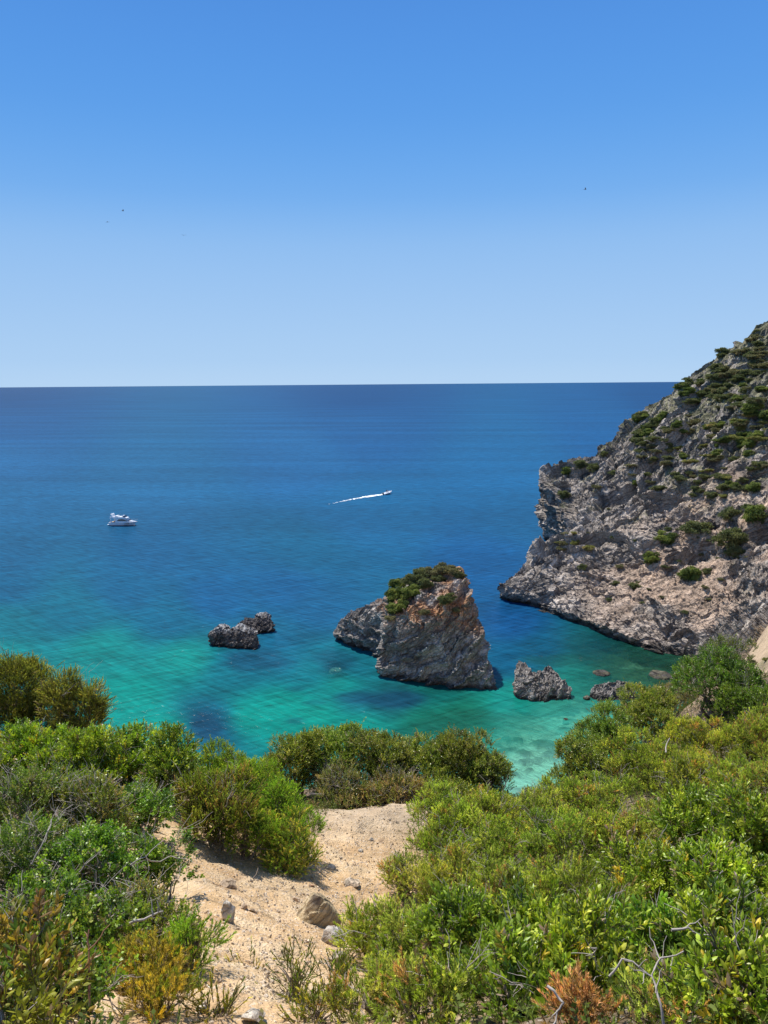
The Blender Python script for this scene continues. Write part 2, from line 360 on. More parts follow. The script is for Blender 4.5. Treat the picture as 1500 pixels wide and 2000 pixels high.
def rock_disp(P, s=1.0, amp=1.0):
    """craggy, bedded displacement; s = metres per feature unit"""
    q = np.stack([P @ _sa, P @ _sb, P @ _sn], 1) / s
    big = fbm(P / (16 * s) + 5, 3)
    q2 = q + 1.4 * np.stack([fbm(q * .22 + 3, 3), fbm(q * .22 + 31, 3), fbm(q * .22 + 57, 3)], 1)
    _, _, r1 = worley(q2 * np.array([.10, .16, .30]))
    f1, f2, r2 = worley(q2 * np.array([.28, .40, .75]) + 11)
    g1, g2, r3 = worley(q2 * np.array([.75, .95, 1.9]) + 5)
    t = q2[:, 2] / 3.2 + 0.5 * fbm(q * .1 + 8, 2); saw = (t - np.floor(t)); led = saw ** 2
    rd = fbm(q * np.array([.25, .25, .8]), 5, 0.55, True)
    d = 2.2 * big + 0.9 * facet(q2 * np.array([.10, .14, .30]) + 2) + .6 * (r1 - .5) + 0.7 * facet(q2 * np.array([.26, .34, .70]) + 7) + .2 * (r2 - .5) + 0.35 * (r3 - .5) + 1.6 * (led - .3) + 0.4 * rd - 0.35 * (f2 - f1 < .08)
    return d * amp * s, rd, r2, r1, saw
Gs = G.copy()
for _ in range(6):
    Gs[1:-1] = (Gs[:-2] + Gs[1:-1] * 2 + Gs[2:]) / 4; Gs[:, 1:-1] = (Gs[:, :-2] + Gs[:, 1:-1] * 2 + Gs[:, 2:]) / 4
Ng = normals_grid(Gs).reshape(-1, 3); Pg = G.reshape(-1, 3)
if (Ng[:, 2].mean() < 0): Ng = -Ng
# soil and scree cover the gentle middle of the slope; bare rock elsewhere
PX = 750 + FPX * ((Pg - CAM) @ RIGHT) / ((Pg - CAM) @ _F); 
soilz = np.exp(-(((Pg[:, 0] - PY(1390, 1110, 170)[0]) / 30) ** 2 + ((Pg[:, 1] - 168) / 26) ** 2) ** 2)
soilz = soilz * sstep(-.25, .15, fbm(Pg / 14, 4))
ridge = sstep(225, 255, Pg[:, 1]) * sstep(25, 45, Pg[:, 2])
dd, rd, r2, r1, saw = rock_disp(Pg, 1.0, 1.0)
_q = np.stack([Pg @ _sa, Pg @ _sb, Pg @ _sn], 1); _q += 4 * np.stack([fbm(Pg / 18 + 3, 3), fbm(Pg / 18 + 31, 3), fbm(Pg / 18 + 57, 3)], 1)
_rb = worley(_q / np.array([26, 17, 10]) + 3)[2]; _tt = _q[:, 2] / 8.5; _sw = _tt - np.floor(_tt)
_in = sstep(0, 9, Pg[:, 2]) * sstep(400, 300, Pg[:, 1]) * (1 - .6 * sstep(235, 255, Pg[:, 1]) * sstep(24, 10, Pg[:, 2]))
dd = dd + _in * (3.0 * (facet(_q / np.array([24, 17, 9]) + 3)) * (1 - .6 * soilz) + 3.4 * (sstep(.0, .85, _sw) - .5) * (_sw < .97) * (1 - .6 * soilz) + 2.6 * fbm(_q / np.array([30, 12, 12]) + 70, 3, .5, True))
edge = sstep(-4, 3, Pg[:, 2]) 
dd = (dd - dd.mean() - .35 * dd.std() * sstep(6, 20, Pg[:, 2])) * (1 - .35 * ridge) - 1.2 * ridge
Pn = Pg + Ng * (dd * (1 - 0.72 * soilz) * (0.45 + 0.55 * edge))[:, None]
scree = worley(Pg * 1.3)[2] * soilz * 0.45
Pn += Ng * scree[:, None]
slope = vnormals(Pn, grid_faces(*G.shape[:2])); up_ = np.abs(slope[:, 2])
base = np.tile(np.array([.42, .365, .31]), (len(Pn), 1))
cn = fbm(Pn / 9 + 40, 4)
base = mixc(base, (.62, .545, .47), sstep(-.1, .4, cn + .5 * (r2 - .5)))
base = mixc(base, (.13, .12, .115), sstep(.0, .3, fbm(Pn / 7 + 80, 4)) * .85)
base = mixc(base, (.58, .42, .30), soilz * .85)
base = mixc(base, (.42, .25, .13), sstep(.25, .5, fbm(Pn / 5 + 120, 4)) * .45 * sstep(8, 25, Pn[:, 2]))
# thin grass and low scrub on ledges, more of it high up
gr = sstep(.05, .35, fbm(Pn / np.array([7, 7, 5]) + 200, 5) + (Pn[:, 2] - 26) / 70.0) * sstep(.3, .6, up_) * sstep(6, 16, Pn[:, 2]) * (1 - .75 * soilz)
base = mixc(base, (.20, .20, .10), gr * .8)
base = mixc(base, (.50, .36, .22), sstep(128, 108, Pn[:, 1]) * .8)
base = base * np.array([.93, .92, .905])
base = mixc(base, (.05, .045, .04), sstep(1.5, .5, Pn[:, 2] + .8 * fbm(Pn / 2, 2)) * .85)
M_rock = rock_mat('headland_rock')
hl = mesh_np('headland', Pn, grid_faces(*G.shape[:2]), M_rock, base, False)
tag(obj('headland', hl), kind='structure')
HB = BVHTree.FromPolygons([Vector(v) for v in Pn[:, :].reshape(G.shape)[::2, ::2].reshape(-1, 3)], grid_faces(*G[::2, ::2].shape[:2]).tolist())
def hit(bvh, px, py):
    r = ray(px, py); h = bvh.ray_cast(Vector(CAM), Vector(r))
    return h

# ------------------------------------------------------------------ free rocks: convex hulls of measured points, weathered
_ico = {}
def ico(sub):
    if sub not in _ico:
        bm = bmesh.new(); bmesh.ops.create_icosphere(bm, subdivisions=sub, radius=1.0)
        _ico[sub] = (np.array([v.co[:] for v in bm.verts]), np.array([[v.index for v in f.verts] for f in bm.faces])); bm.free()
    return _ico[sub]
def hull_shape(pts, sub, soft=0.0):
    pts = np.asarray(pts, float); bm = bmesh.new()
    for p in pts: bm.verts.new(p)
    bmesh.ops.convex_hull(bm, input=bm.verts); bm.normal_update()
    c = pts.mean(0); pl = []
    for f in bm.faces:
        n = np.array(f.normal[:]); d = n @ (np.array(f.verts[0].co[:]) - c)
        if d < 0: n, d = -n, -d
        pl.append((*n, max(d, 1e-3)))
    bm.free(); pl = np.array(pl); D, F = ico(sub)
    q = np.clip(D @ pl[:, :3].T, 1e-6, None) / pl[:, 3]
    k = 24.0; r = 1.0 / (q ** k).sum(1) ** (1 / k)
    # even the spacing a little on long shapes
    return c + D * r[:, None], F
def make_rock(name, hulls, label, cat, mat, sub=6, s=1.0, amp=1.0, colf=None, group=None, origin=None, seed=0.0):
    Vs, Fs, Cs, off = [], [], [], 0
    for pts in hulls:
        V, F = hull_shape(pts, sub); Nn = vnormals(V, F)
        d, rd, r2, r1, saw = rock_disp(V + seed, s, amp)
        V2 = V + Nn * d[:, None]
        Cs.append(colf(V2, vnormals(V2, F), r2, rd)); Vs.append(V2); Fs.append(F + off); off += len(V)
    V = np.concatenate(Vs); org = np.array(origin if origin is not None else [V[:, 0].mean(), V[:, 1].mean(), max(V[:, 2].min(), 0.0)])
    me = mesh_np(name, V - org, np.concatenate(Fs), mat, np.concatenate(Cs), False)
    return tag(obj(name, me, loc=tuple(org)), label, cat, group), V, np.concatenate(Fs)
def wetline(c, V, top=0.9, k=.85):
    return mixc(c, (.035, .032, .028), sstep(top, top * .35, V[:, 2] + .5 * fbm(V / 1.5, 2)) * k)
def col_stack(V, Nn, r2, rd):
    c = np.tile(np.array([.31, .285, .255]), (len(V), 1))
    c = mixc(c, (.52, .475, .42), sstep(-.1, .4, fbm(V / 4 + 9, 4) + .6 * (r2 - .5)))
    c = mixc(c, (.12, .11, .11), sstep(.1, .5, fbm(V / 3 + 30, 4)) * .7)
    hi = sstep(7.5, 11, V[:, 2] + 1.6 * fbm(V / 3, 3))
    c = mixc(c, (.50, .25, .11), hi * sstep(-.4, .2, fbm(V / 3.5 + 70, 4)) * .85 * sstep(0, .35, Nn[:, 2]))
    c = mixc(c, (.38, .21, .11), sstep(.2, .45, fbm(V / 2.4 + 90, 4)) * sstep(4, 8, V[:, 2]) * .4)
    return wetline(c, V)
def col_dark(V, Nn, r2, rd):
    c = np.tile(np.array([.13, .115, .105]), (len(V), 1))
    c = mixc(c, (.24, .21, .19), sstep(0, .45, fbm(V / 1.3 + 9, 4) + .7 * (r2 - .5)))
    c = mixc(c, (.62, .61, .58), sstep(2.2, 3.4, V[:, 2] + 1.2 * fbm(V / 1.2 + 3, 3)) * sstep(.3, .7, Nn[:, 2]) * .8)
    return wetline(c, V, .7)
def col_grey(V, Nn, r2, rd):
    c = np.tile(np.array([.26, .235, .21]), (len(V), 1))
    c = mixc(c, (.44, .40, .35), sstep(-.1, .4, fbm(V / 2 + 9, 4) + .6 * (r2 - .5)))
    c = mixc(c, (.12, .11, .10), sstep(.1, .5, fbm(V / 1.6 + 30, 4)) * .7)
    return wetline(c, V, .8)
def col_lobe(V, Nn, r2, rd):
    return mixc(col_grey(V, Nn, r2, rd), (.5, .47, .42), sstep(3, 6, V[:, 2]) * .4)
M_rock2 = rock_mat('sea_rock', 1.5, (0.5, -0.45, 0), bump=.8)
main_pts = [PY(732,1322,137), PY(736,1270,138.5), PY(748,1225,140), PY(752,1165,147), PY(775,1126,152), PY(832,1106,152), PY(902,1104,148), PY(912,1150,142),
            PY(938,1230,137), PY(963,1300,132.5), PY(972,1352,129.5), PY(870,1342,131), PY(790,1326,134), PY(800,1225,137.5), PY(850,1175,140), PY(880,1300,132)]
main_pts += [p * [1, 1, 0] + [0, 0, -5] for p in (PY(730,1322,137), PY(973,1352,129.5), PY(870,1342,130.5))]
main_pts += [np.array([a, b, c]) for a, b, c in ((2, 162, -5), (16, 160, -5), (2, 158, 4), (15, 156, 8), (20, 140, -5))]
lobe_pts = [PY(655,1246,159), PY(664,1226,158), PY(690,1196,157), PY(722,1180,156), PY(760,1168,152), PY(742,1272,150), PY(700,1262,153), PY(762,1210,146), PY(757,1280,148)]
lobe_pts += [np.array([a, b, c]) for a, b, c in ((-11, 160, -4), (-7, 166, -4), (4, 166, -4), (3, 164, 5), (-7, 163, 3), (-9, 157, -4), (0, 146, -4))]
stack, SV, SF = make_rock('sea_stack', [main_pts, lobe_pts], 'tall craggy sea stack capped with green scrub and orange soil, largest rock in the bay', 'sea stack', M_rock2, 7, .62, 1.05, col_stack, seed=3.0)
SB = BVHTree.FromPolygons([Vector(v) for v in SV], SF.tolist())
def lowrock(pxpts, deep=-3):
    P = [PY(a, b, y) for a, b, y in pxpts]; P = [np.array(p) for p in P]
    return P + [np.array([p[0], p[1], deep]) for p in P if p[2] < 2.2]
make_rock('sea_rock', [lowrock([(409,1250,155.5),(411,1228,157.5),(428,1219,159),(452,1222,158),(462,1250,154.5),(455,1262,153.5),(415,1258,154.5),(440,1218,161)]),
                       lowrock([(446,1226,158),(470,1220,159),(500,1230,157),(502,1246,154.5),(498,1263,153),(450,1262,153.5),(480,1222,161)])],
          'larger, nearer of two low dark rocks left of the sea stack', 'sea rock', M_rock2, 6, .28, 1.15, col_dark, 'pair of low dark rocks left of the sea stack', seed=11.0)
make_rock('sea_rock', [lowrock([(463,1222,164),(474,1209,167),(492,1207,167),(505,1214,166),(506,1231,162.5),(470,1232,162.5),(490,1206,170)]),
                       lowrock([(490,1212,166),(498,1201,168.5),(514,1196,169.5),(529,1204,167),(534,1222,164.5),(522,1230,163),(495,1231,163),(520,1200,171)])],
          'farther dark rock with a white-stained top behind the nearer low rock', 'sea rock', M_rock2, 6, .28, 1.15, col_dark, 'pair of low dark rocks left of the sea stack', seed=23.0)
make_rock('sea_rock', [lowrock([(1004,1330,129),(1004,1300,131),(1012,1290,132),(1030,1296,132),(1042,1320,129),(1050,1345,126.5),(1022,1362,126),(1010,1350,127),(1040,1370,125)]),
                       lowrock([(1022,1312,130.5),(1045,1308,130.5),(1090,1322,129),(1112,1335,128),(1115,1355,126.5),(1112,1374,125),(1060,1372,125),(1025,1364,126),(1060,1318,131)]),
                       lowrock([(1056,1318,132),(1062,1299,133),(1080,1301,133),(1090,1318,132),(1095,1330,130),(1060,1330,130)])],
          'jagged grey rock in turquoise water right of the sea stack', 'sea rock', M_rock2, 6, .36, .9, col_grey, seed=31.0)
make_rock('shore_rock', [lowrock([(1150,1352,127),(1160,1335,128),(1185,1332,128),(1200,1345,127),(1200,1372,125),(1180,1378,124.5),(1160,1366,125.5)], -2),
                         lowrock([(1180,1345,128),(1185,1328,129),(1225,1328,129),(1243,1345,127.5),(1240,1372,125),(1200,1378,124.5)], -2)],
          'low brown slabby rock at the shore just above the right-hand bushes', 'shore rock', M_rock2, 6, .3, .7, col_grey, seed=41.0)
def col_sub(V, Nn, r2, rd): return mixc(col_grey(V, Nn, r2, rd), (.16, .15, .07), sstep(-.2, .4, fbm(V / 1 + 3, 3)) * .6)
sub = [('small flat rock awash between the jagged grey rock and the slabby shore rock', 1148, 1368, 20, 9, .5),
       ('long flat brown rock barely awash above the slabby shore rock', 1180, 1323, 46, 9, .3),
       ('pale boulder at the corner where headland meets the beach', 1345, 1314, 26, 14, 1.3),
       ('broad low shelf awash under the headland foot, beside the corner boulder', 1300, 1330, 60, 10, .5),
       ('long sunken ledge showing brown through the water above the jagged grey rock', 1065, 1290, 44, 10, -.12),
       ('sunken rock in the green shallows halfway to the headland foot', 1140, 1293, 36, 10, -.1),
       ('rounded pale submerged rock left of the sea stack', 655, 1312, 34, 18, -.15),
       ('dark stone under the clear water right of the sea stack foot, leftmost of the shallows', 1108, 1408, 16, 8, .05)]
for q, (lb, px_, py_, w_, dy_, h_) in enumerate(sub):
    c_ = PZ(px_, py_); W_ = w_ * c_[1] / FPX / 2; r_ = np.random.RandomState(q + 60); pts_ = []
    for a_ in np.linspace(0, 2 * math.pi, 9)[:-1]:
        pts_.append([c_[0] + math.cos(a_) * W_ * (.85 + .3 * r_.rand()), c_[1] + math.sin(a_) * W_ * 1.1 + W_, -.9]); pts_.append([c_[0] + math.cos(a_) * W_ * .75, c_[1] + math.sin(a_) * W_ * .8 + W_, h_ * (.4 + .6 * r_.rand())])
    make_rock('awash_rock', [np.array(pts_)], lb, 'sea rock', M_rock2, 4, .12, .5, (lambda V, Nn, r2, rd: np.tile(np.array([.62, .60, .5]), (len(V), 1))) if 'pale submerged' in lb else col_sub, 'small rocks awash near the beach', seed=50.0 + q * 7)
# beach cobbles between headland foot and slope
rng = np.random.RandomState(5)

# ------------------------------------------------------------------ sea bed under the clear shallows
bx = np.arange(-45, 78, .4); by = np.arange(80, 200, .4); BX, BY = np.meshgrid(bx, by, indexing='ij'); bxf, byf = BX.ravel(), BY.ravel()
bz = -0.8 - sstep(95, 150, byf) * 2.6 - sstep(30, 0, bxf) * 1.2 + .25 * fbm(np.stack([bxf / 6, byf / 6, bxf * 0], 1), 4)
rk = sstep(.08, .28, fbm(np.stack([bxf / 5.5, byf / 3.6, bxf * 0 + 5], 1), 5) + .35 * sstep(118, 134, byf) * sstep(20, 36, bxf) - .03)
for a_, b_, w__ in [(1105,1410,1.3),(1065,1440,2.0),(1022,1455,1.2),(1012,1428,.9),(988,1426,1.0),(1052,1472,.8),(1078,1462,1.4),(1142,1398,1.0),(1120,1435,.7),(1035,1490,.6),(1160,1280,3),(1215,1295,3.2),(1110,1290,2.6),(1150,1300,2.2),(1250,1300,3),(1165,1330,1.6),(1130,1345,1.2)]:
    c_ = PZ(a_, b_); rk = np.maximum(rk, sstep(1.25, .7, np.hypot((bxf - c_[0]) / w__, (byf - c_[1]) / (w__ * 1.1)) + .5 * fbm(np.stack([bxf / 1.3, byf / 1.3, bxf * 0 + 2], 1), 3)))
bz += rk * (.45 + .4 * fbm(np.stack([bxf / 1.2, byf / 1.2, bxf * 0], 1), 3))
bc = np.tile(np.array([.72, .66, .52]), (len(bxf), 1)); bc = mixc(bc, (.10, .105, .055), rk * .9)
bc = mixc(bc, (.13, .15, .06), sstep(120, 134, byf) * sstep(20, 34, bxf) * .65)
seabed = mesh_np('sea_bed', np.stack([bxf, byf, np.minimum(bz, -.12)], 1), grid_faces(len(bx), len(by)), rock_mat('sea_bed_sand', 1.2, bump=.2), bc, True)
tag(obj('sea_bed', seabed), kind='structure')

# ------------------------------------------------------------------ the shrubs on our slope: where each stands (photo x, y, half-width, half-height, distance)
SH = [
 # kind, x, y, rx, ry, d, label
 ('juniper', 40,1380, 72,92,12.6, 'tall olive-green juniper at the far left edge, rising highest against the turquoise water'),
 ('juniper', 140,1400, 50,88,12.2, 'olive juniper with a pointed top, just right of the tallest left-edge juniper'),
 ('mastic', 60,1480, 80,42,10.2, 'glossy green mastic bush directly below the tall left-edge juniper'),
 ('mastic', 160,1500, 75,50,9.6, 'rounded bright green bush below the pointed juniper on the left'),
 ('mastic', 245,1480, 58,50,10.2, 'bright green bush at the water line between the juniper and the yellow-tipped bush'),
 ('mastic_yellow', 325,1505, 62,66,9.6, 'yellow-tipped green bush with a dark open trunk, left of the path against the water'),
 ('rosemary', 420,1510, 62,48,10.4, 'feathery bright green bush on the bank left of the round hedge bushes'),
 ('rosemary', 490,1540, 62,50,10.0, 'feathery green bush touching the left side of the round hedge bushes'),
 ('brown_juniper', 420,1585, 72,55,8.8, 'brown-flecked bush casting its shadow on the sandy bank left of the path'),
 ('rosemary', 545,1595, 62,55,9.4, 'green bush drooping over the bank just left of the sandy ledge'),
 ('rosemary_yellow', 560,1655, 66,52,8.9, 'low bush with yellow dry streaks at the left edge of the sandy path'),
 ('rosemary', 480,1625, 50,42,8.7, 'small green bush between the brown-flecked bush and the yellow-streaked one'),
 ('oak', 565,1500, 62,72,13.2, 'dark green rounded bush, leftmost of the hedge beyond the path'),
 ('oak', 655,1478, 62,62,13.6, 'leafy green bush in the hedge beyond the path, second from its left end'),
 ('oak', 745,1480, 62,68,13.4, 'tall-topped bush in the middle of the hedge beyond the path'),
 ('oak', 830,1495, 55,55,13.6, 'bush in the hedge beyond the path, where its outline dips in the middle right'),
 ('oak', 900,1500, 68,68,13.8, 'rounded bush near the right end of the hedge beyond the path'),
 ('oak', 958,1530, 42,52,13.4, 'bush sloping down at the right end of the hedge, beside the pale water'),
 ('dry_oak', 665,1545, 62,44,12.6, 'greyish half-dry bush at the foot of the hedge above the sandy ledge'),
 ('dry_oak', 770,1545, 68,34,12.7, 'low brownish-green bush at the foot of the hedge, centre'),
 ('oak', 865,1552, 50,30,12.7, 'low green fringe bush at the foot of the hedge, right'),
 ('twiggy', 50,1590, 85,70,7.6, 'tangled twiggy bush with grey stems at the left edge, upper'),
 ('twiggy', 180,1590, 80,62,7.6, 'twiggy green bush with bare grey branch tips, left of the dark open trunk bush'),
 ('small_leaf', 275,1600, 62,60,8.2, 'dark small-leaved bush below the yellow-tipped bush'),
 ('twiggy', 60,1700, 95,75,6.3, 'tangled bush of grey stems and small green leaves at the left edge, middle'),
 ('small_leaf', 190,1700, 85,72,6.2, 'small-leaved green bush with light twigs in the middle of the left thicket'),
 ('small_leaf', 295,1700, 62,62,6.6, 'dark green bush reaching over the sandy bank on the left of the path'),
 ('twiggy', 290,1800, 75,58,5.4, 'dry twiggy bush with a long pale branch lying across it'),
 ('small_leaf', 80,1805, 95,72,5.0, 'broad small-leaved bush at the left edge, lower middle'),
 ('small_leaf', 190,1830, 80,65,4.8, 'dark green leafy bush above the yellow-orange heath'),
 ('heath_yellow', 270,1900, 62,48,4.3, 'yellow-orange heath bush at lower left'),
 ('rosemary', 380,1862, 30,58,4.6, 'narrow upright green heath bush at the left edge of the path'),
 ('mastic_dry', 50,1900, 90,75,3.4, 'blurred broad-leaved bush with yellowing leaves in the bottom left corner'),
 ('small_leaf', 155,1940, 75,70,3.5, 'green bush with pale round leaves at the bottom left'),
 ('heath_yellow', 300,1975, 60,42,3.7, 'low olive-yellow heath at the bottom edge left of the path'),
 ('mastic_dry', 40,1995, 80,45,2.8, 'reddish-brown leafy bush in the very bottom left corner'),
 ('needle', 850,1590, 50,42,10.6, 'small light green juniper at the right edge of the sandy ledge'),
 ('needle', 950,1600, 62,45,10.4, 'light green juniper under the right end of the hedge'),
 ('needle', 1050,1600, 62,45,10.6, 'light green juniper below the gap of pale water'),
 ('needle', 880,1660, 78,52,9.2, 'juniper with feathery tips bordering the sandy ledge on its right'),
 ('needle', 985,1670, 72,55,8.8, 'yellow-green juniper in the middle of the right-hand thicket'),
 ('needle', 790,1712, 50,30,8.6, 'single juniper branch reaching left over the sandy path'),
 ('needle', 890,1745, 80,55,7.8, 'dark-shadowed juniper right of the path, below the reaching branch'),
 ('needle', 1000,1750, 75,58,7.4, 'juniper with rusty tips between the path juniper and the glossy bushes'),
 ('needle', 1110,1660, 80,60,8.4, 'yellow-green juniper with brown tips, centre right'),
 ('needle', 1110,1760, 72,58,7.0, 'dense juniper above the glossy-leaved bushes, centre right'),
 ('needle', 1230,1650, 78,60,8.2, 'juniper with orange-brown dead tips, left of the glossy right-edge bush'),
 ('needle', 1160,1570, 80,48,11.0, 'pale green juniper on the slope right of the pale water'),
 ('oak', 1130,1500, 52,55,14.5, 'yellowish-green leafy bush with a ragged edge against the pale water'),
 ('oak', 1180,1450, 62,55,16.5, 'bushy green shrub beneath the slabby shore rock'),
 ('oak', 1265,1400, 62,52,19.5, 'bright green bush above the beach, left of the big dark bush'),
 ('dry_oak', 1330,1375, 50,45,21.0, 'greyish twiggy bush between the bright bush and the big dark bush'),
 ('needle', 1265,1495, 78,48,13.5, 'pale yellow-green juniper on the upper right slope'),
 ('needle', 1370,1470, 75,50,13.5, 'pale green juniper below the big dark bush'),
 ('needle', 1470,1455, 62,55,13.0, 'pale juniper at the right edge beneath the big dark bush'),
 ('tall_oak', 1405,1330, 75,70,18.0, 'big dark green bush standing tallest on the right slope'),
 ('tall_oak', 1480,1375, 62,62,17.0, 'dark green bush at the right edge beside the tallest bush'),
 ('dry_tall', 1425,1285, 45,42,18.6, 'bare-twigged yellow-green treetop of the right slope in front of the headland'),
 ('needle', 1340,1545, 75,50,11.0, 'juniper with silvery twigs on the right slope above the glossy bush'),
 ('needle', 1450,1540, 70,50,10.8, 'pale juniper with bare twigs at the right edge, upper'),
 ('dry_oak', 1045,1560, 28,20,15.5, 'small grey leafless shrub at the edge of the pale water gap'),
 ('mastic', 1390,1630, 85,62,6.8, 'glossy bright green bush at the right edge with sunlit upright leaves'),
 ('mastic', 1480,1640, 70,70,6.2, 'glossy leafy bush cut by the right edge of the picture, upper'),
 ('mastic', 1290,1730, 78,58,6.2, 'glossy green bush in the middle of the right-hand slope'),
 ('mastic', 1420,1745, 85,62,5.3, 'broad glossy bush at right, above the blurred bottom right bushes'),
 ('needle', 1190,1800, 70,52,5.8, 'fine-leaved dark green bush above the bare white branch'),
 ('needle', 735,1830, 55,52,6.0, 'small juniper at the right edge of the path beside the brown boulder'),
 ('needle', 800,1880, 70,58,5.0, 'feathery juniper at the lower right edge of the path'),
 ('mastic', 905,1850, 78,65,4.6, 'large-leaved glossy bush just right of the path, lower'),
 ('mastic', 1030,1840, 80,66,4.4, 'large-leaved glossy bush in the lower centre right'),
 ('mastic', 1010,1930, 90,62,3.6, 'bright glossy bush low in the picture, centre right'),
 ('mastic', 1150,1895, 90,66,3.7, 'glossy bush behind the crooked white branch'),
 ('mastic', 1290,1860, 85,66,4.0, 'glossy bush with pale leaves under the bare twig fork'),
 ('mastic', 1430,1860, 90,70,3.7, 'glossy bush at the right edge, lower'),
 ('needle', 860,1965, 80,52,3.5, 'fine-needled bush at the bottom edge right of the path'),
 ('needle', 735,1975, 62,42,3.9, 'low yellowish-green fine-needled bush at the bottom edge beside the path'),
 ('needle', 1290,1975, 80,52,3.0, 'fine-needled bush at the bottom right, beside the rusty dead sprays'),
 ('mastic', 1440,1965, 90,55,2.9, 'leafy bush in the very bottom right corner'),
 ('rust', 1130,1985, 50,42,3.0, 'rusty brown dead spray of needles at the bottom edge'),
 ('low_plant', 570,1925, 62,38,4.6, 'low yellow-green sprigs growing on the path at the bottom'),
 ('low_plant', 610,1985, 60,35,3.9, 'thin yellowish plants at the bottom edge of the path'),
 ('heath_yellow', 335,1922, 42,28,4.25, 'straggly yellow heath between the orange heath bush and the grey-white stone'),
 ('low_plant', 420,1978, 50,26,3.85, 'straggling yellow-green weeds at the bottom edge left of the broad whitish stone'),
 ('low_plant', 655,1935, 46,32,4.7, 'yellow-green sprigs at the right side of the lower path under the tan slab'),
 ('low_plant', 490,1905, 22,14,4.9, 'tiny green seedling standing alone on the pale path'),
]
PATH = [(500,1980,3.7),(450,1900,4.5),(520,1850,5.3),(420,1750,6.6),(600,1790,7.3),(560,1720,8.3),(390,1690,7.8),(335,1630,8.6),(700,1700,9.3),(750,1770,8.3),
        (700,1600,10.9),(800,1570,11.9),(625,1610,10.6),(770,1650,10.3),(480,1700,8.2),(640,1850,6.3),(650,1900,5.3),(560,1970,4.0),(400,1930,4.2)]
gp = [Pd(*p) for p in PATH]
for k_, a, b, rx, ry, d, lb in SH:
    c = Pd(a, b, d); c[2] -= ry * d / FPX * (0.95 if d > 4 else .8); gp.append(c)
gp = np.array(gp)
gp[:, 2] = np.minimum(gp[:, 2], 53.2)
ex = [(0,0,-1.62),(-3,0,-1.9),(3,0,-1.3),(0,-6,2.2),(-9,-6,1.5),(9,-6,3.2),(-7,3,-3.4),(6,3,-2.2),(12,8,-3),(-12,8,-5.5),(-9,14,-8.5),(-16,18,-13),(0,17,-10.5),(5,17.5,-10),
      (0,22,-17),(-10,25,-21),(8,24,-15.5),(16,20,-7.5),(24,24,-6),(0,40,-36),(-20,45,-42),(15,42,-27),(0,60,-50),(-30,62,-56),(20,60,-39),(0,82,-57),(-30,90,-60),(30,80,-48),(-60,60,-60),(-60,10,-22),(-30,5,-9),
      (60,0,12),(60,-20,20),(-60,-20,-6),(0,-20,10),(34,105,-60),(50,60,-9),(70,70,0),(80,100,-25),(50,100,-52),(60,125,-64),(120,60,25),(120,125,-20),(42,88,-42)]
ex = np.array([(a, b, c + CAMZ) for a, b, c in ex])
ex = np.concatenate([ex, [Pd(1480,1262,60), Pd(1500,1200,66), Pd(1430,1330,52), Pd(1400,1420,45), Pd(1250,1500,32), Pd(1460,1400,32), Pd(1100,1620,30), Pd(100,1500,26), Pd(1440,1360,70), Pd(1470,1290,72)]])
GP = np.concatenate([gp, ex])
def _phi(a, b): return np.sqrt(((a[:, None, :2] - b[None, :, :2]) ** 2).sum(-1) + .25)
_A = _phi(GP, GP) - np.eye(len(GP)) * .12 * (np.arange(len(GP)) >= len(PATH)); _B = np.c_[np.ones(len(GP)), GP[:, :2]]
_M = np.block([[_A, _B], [_B.T, np.zeros((3, 3))]]); _w = np.linalg.solve(_M, np.concatenate([GP[:, 2], np.zeros(3)]))
pathxy = np.array([p[:2] for p in [Pd(*q) for q in PATH]])
_poly = np.array([Pd(*q)[:2] for q in [(500,1990,3.6),(450,1900,4.5),(500,1850,5.3),(560,1790,6.9),(590,1730,8.2),(700,1690,9.3),(715,1620,10.7),(800,1570,11.9)]])
_poly2 = np.array([Pd(*q)[:2] for q in [(500,1850,5.3),(430,1760,6.6),(420,1700,8.0),(350,1640,8.6)]])
def dpoly(q, poly):
    out = np.full(len(q), 1e9)
    for a, b in zip(poly[:-1], poly[1:]):
        ab = b - a; t = np.clip(((q - a) @ ab) / (ab @ ab), 0, 1); out = np.minimum(out, np.linalg.norm(q - a - t[:, None] * ab, axis=1))
    return out
def ground(q, detail=True):
    q = np.atleast_2d(q)[:, :2]; z = np.concatenate([_phi(q[i:i + 20000], GP) @ _w[:-3] for i in range(0, len(q), 20000)]) + _w[-3] + q @ _w[-2:]
    if detail:
        P3 = np.c_[q, q[:, 0] * 0]; dp = np.minimum(dpoly(q, _poly), dpoly(q, _poly2)); r = np.hypot(q[:, 0], q[:, 1])
        pm = sstep(1.5, .4, dp)
        z = z + .09 * fbm(P3 / 1.1, 4) + .05 * pm * sstep(14, 9, r) * (fbm(P3 / .42 + 3, 4, .6, True) - .3) + .018 * pm * (worley(P3 / .13)[2] - .5) * (fbm(P3 / .6 + 13, 2) > 0) + .03 * fbm(P3 / .22 + 9, 4) * (1 - .3 * pm) + sstep(14, 40, r) * (1.2 * fbm(P3 / 9, 4) + .5 * fbm(P3 / 2.5, 4))
        t = (z * 2.2 + .8 * fbm(P3 / .8 + 40, 3)); fr_ = t - np.floor(t); z = z + (sstep(.55, .95, fr_) - fr_) * .11 * sstep(16, 9, r)
    return z
hx = growth(0, 6.5, .055, 130, 1.07); hx = np.array([-v for v in hx[:0:-1]] + hx); hy = np.array([-30, -18, -10, -6, -4, -2.5, -1.5, -.8] + growth(0, 13, .055, 125, 1.07))
HX, HY = np.meshgrid(hx, hy, indexing='ij'); q = np.c_[HX.ravel(), HY.ravel()]; hz = ground(q)
HV = np.c_[q, hz]
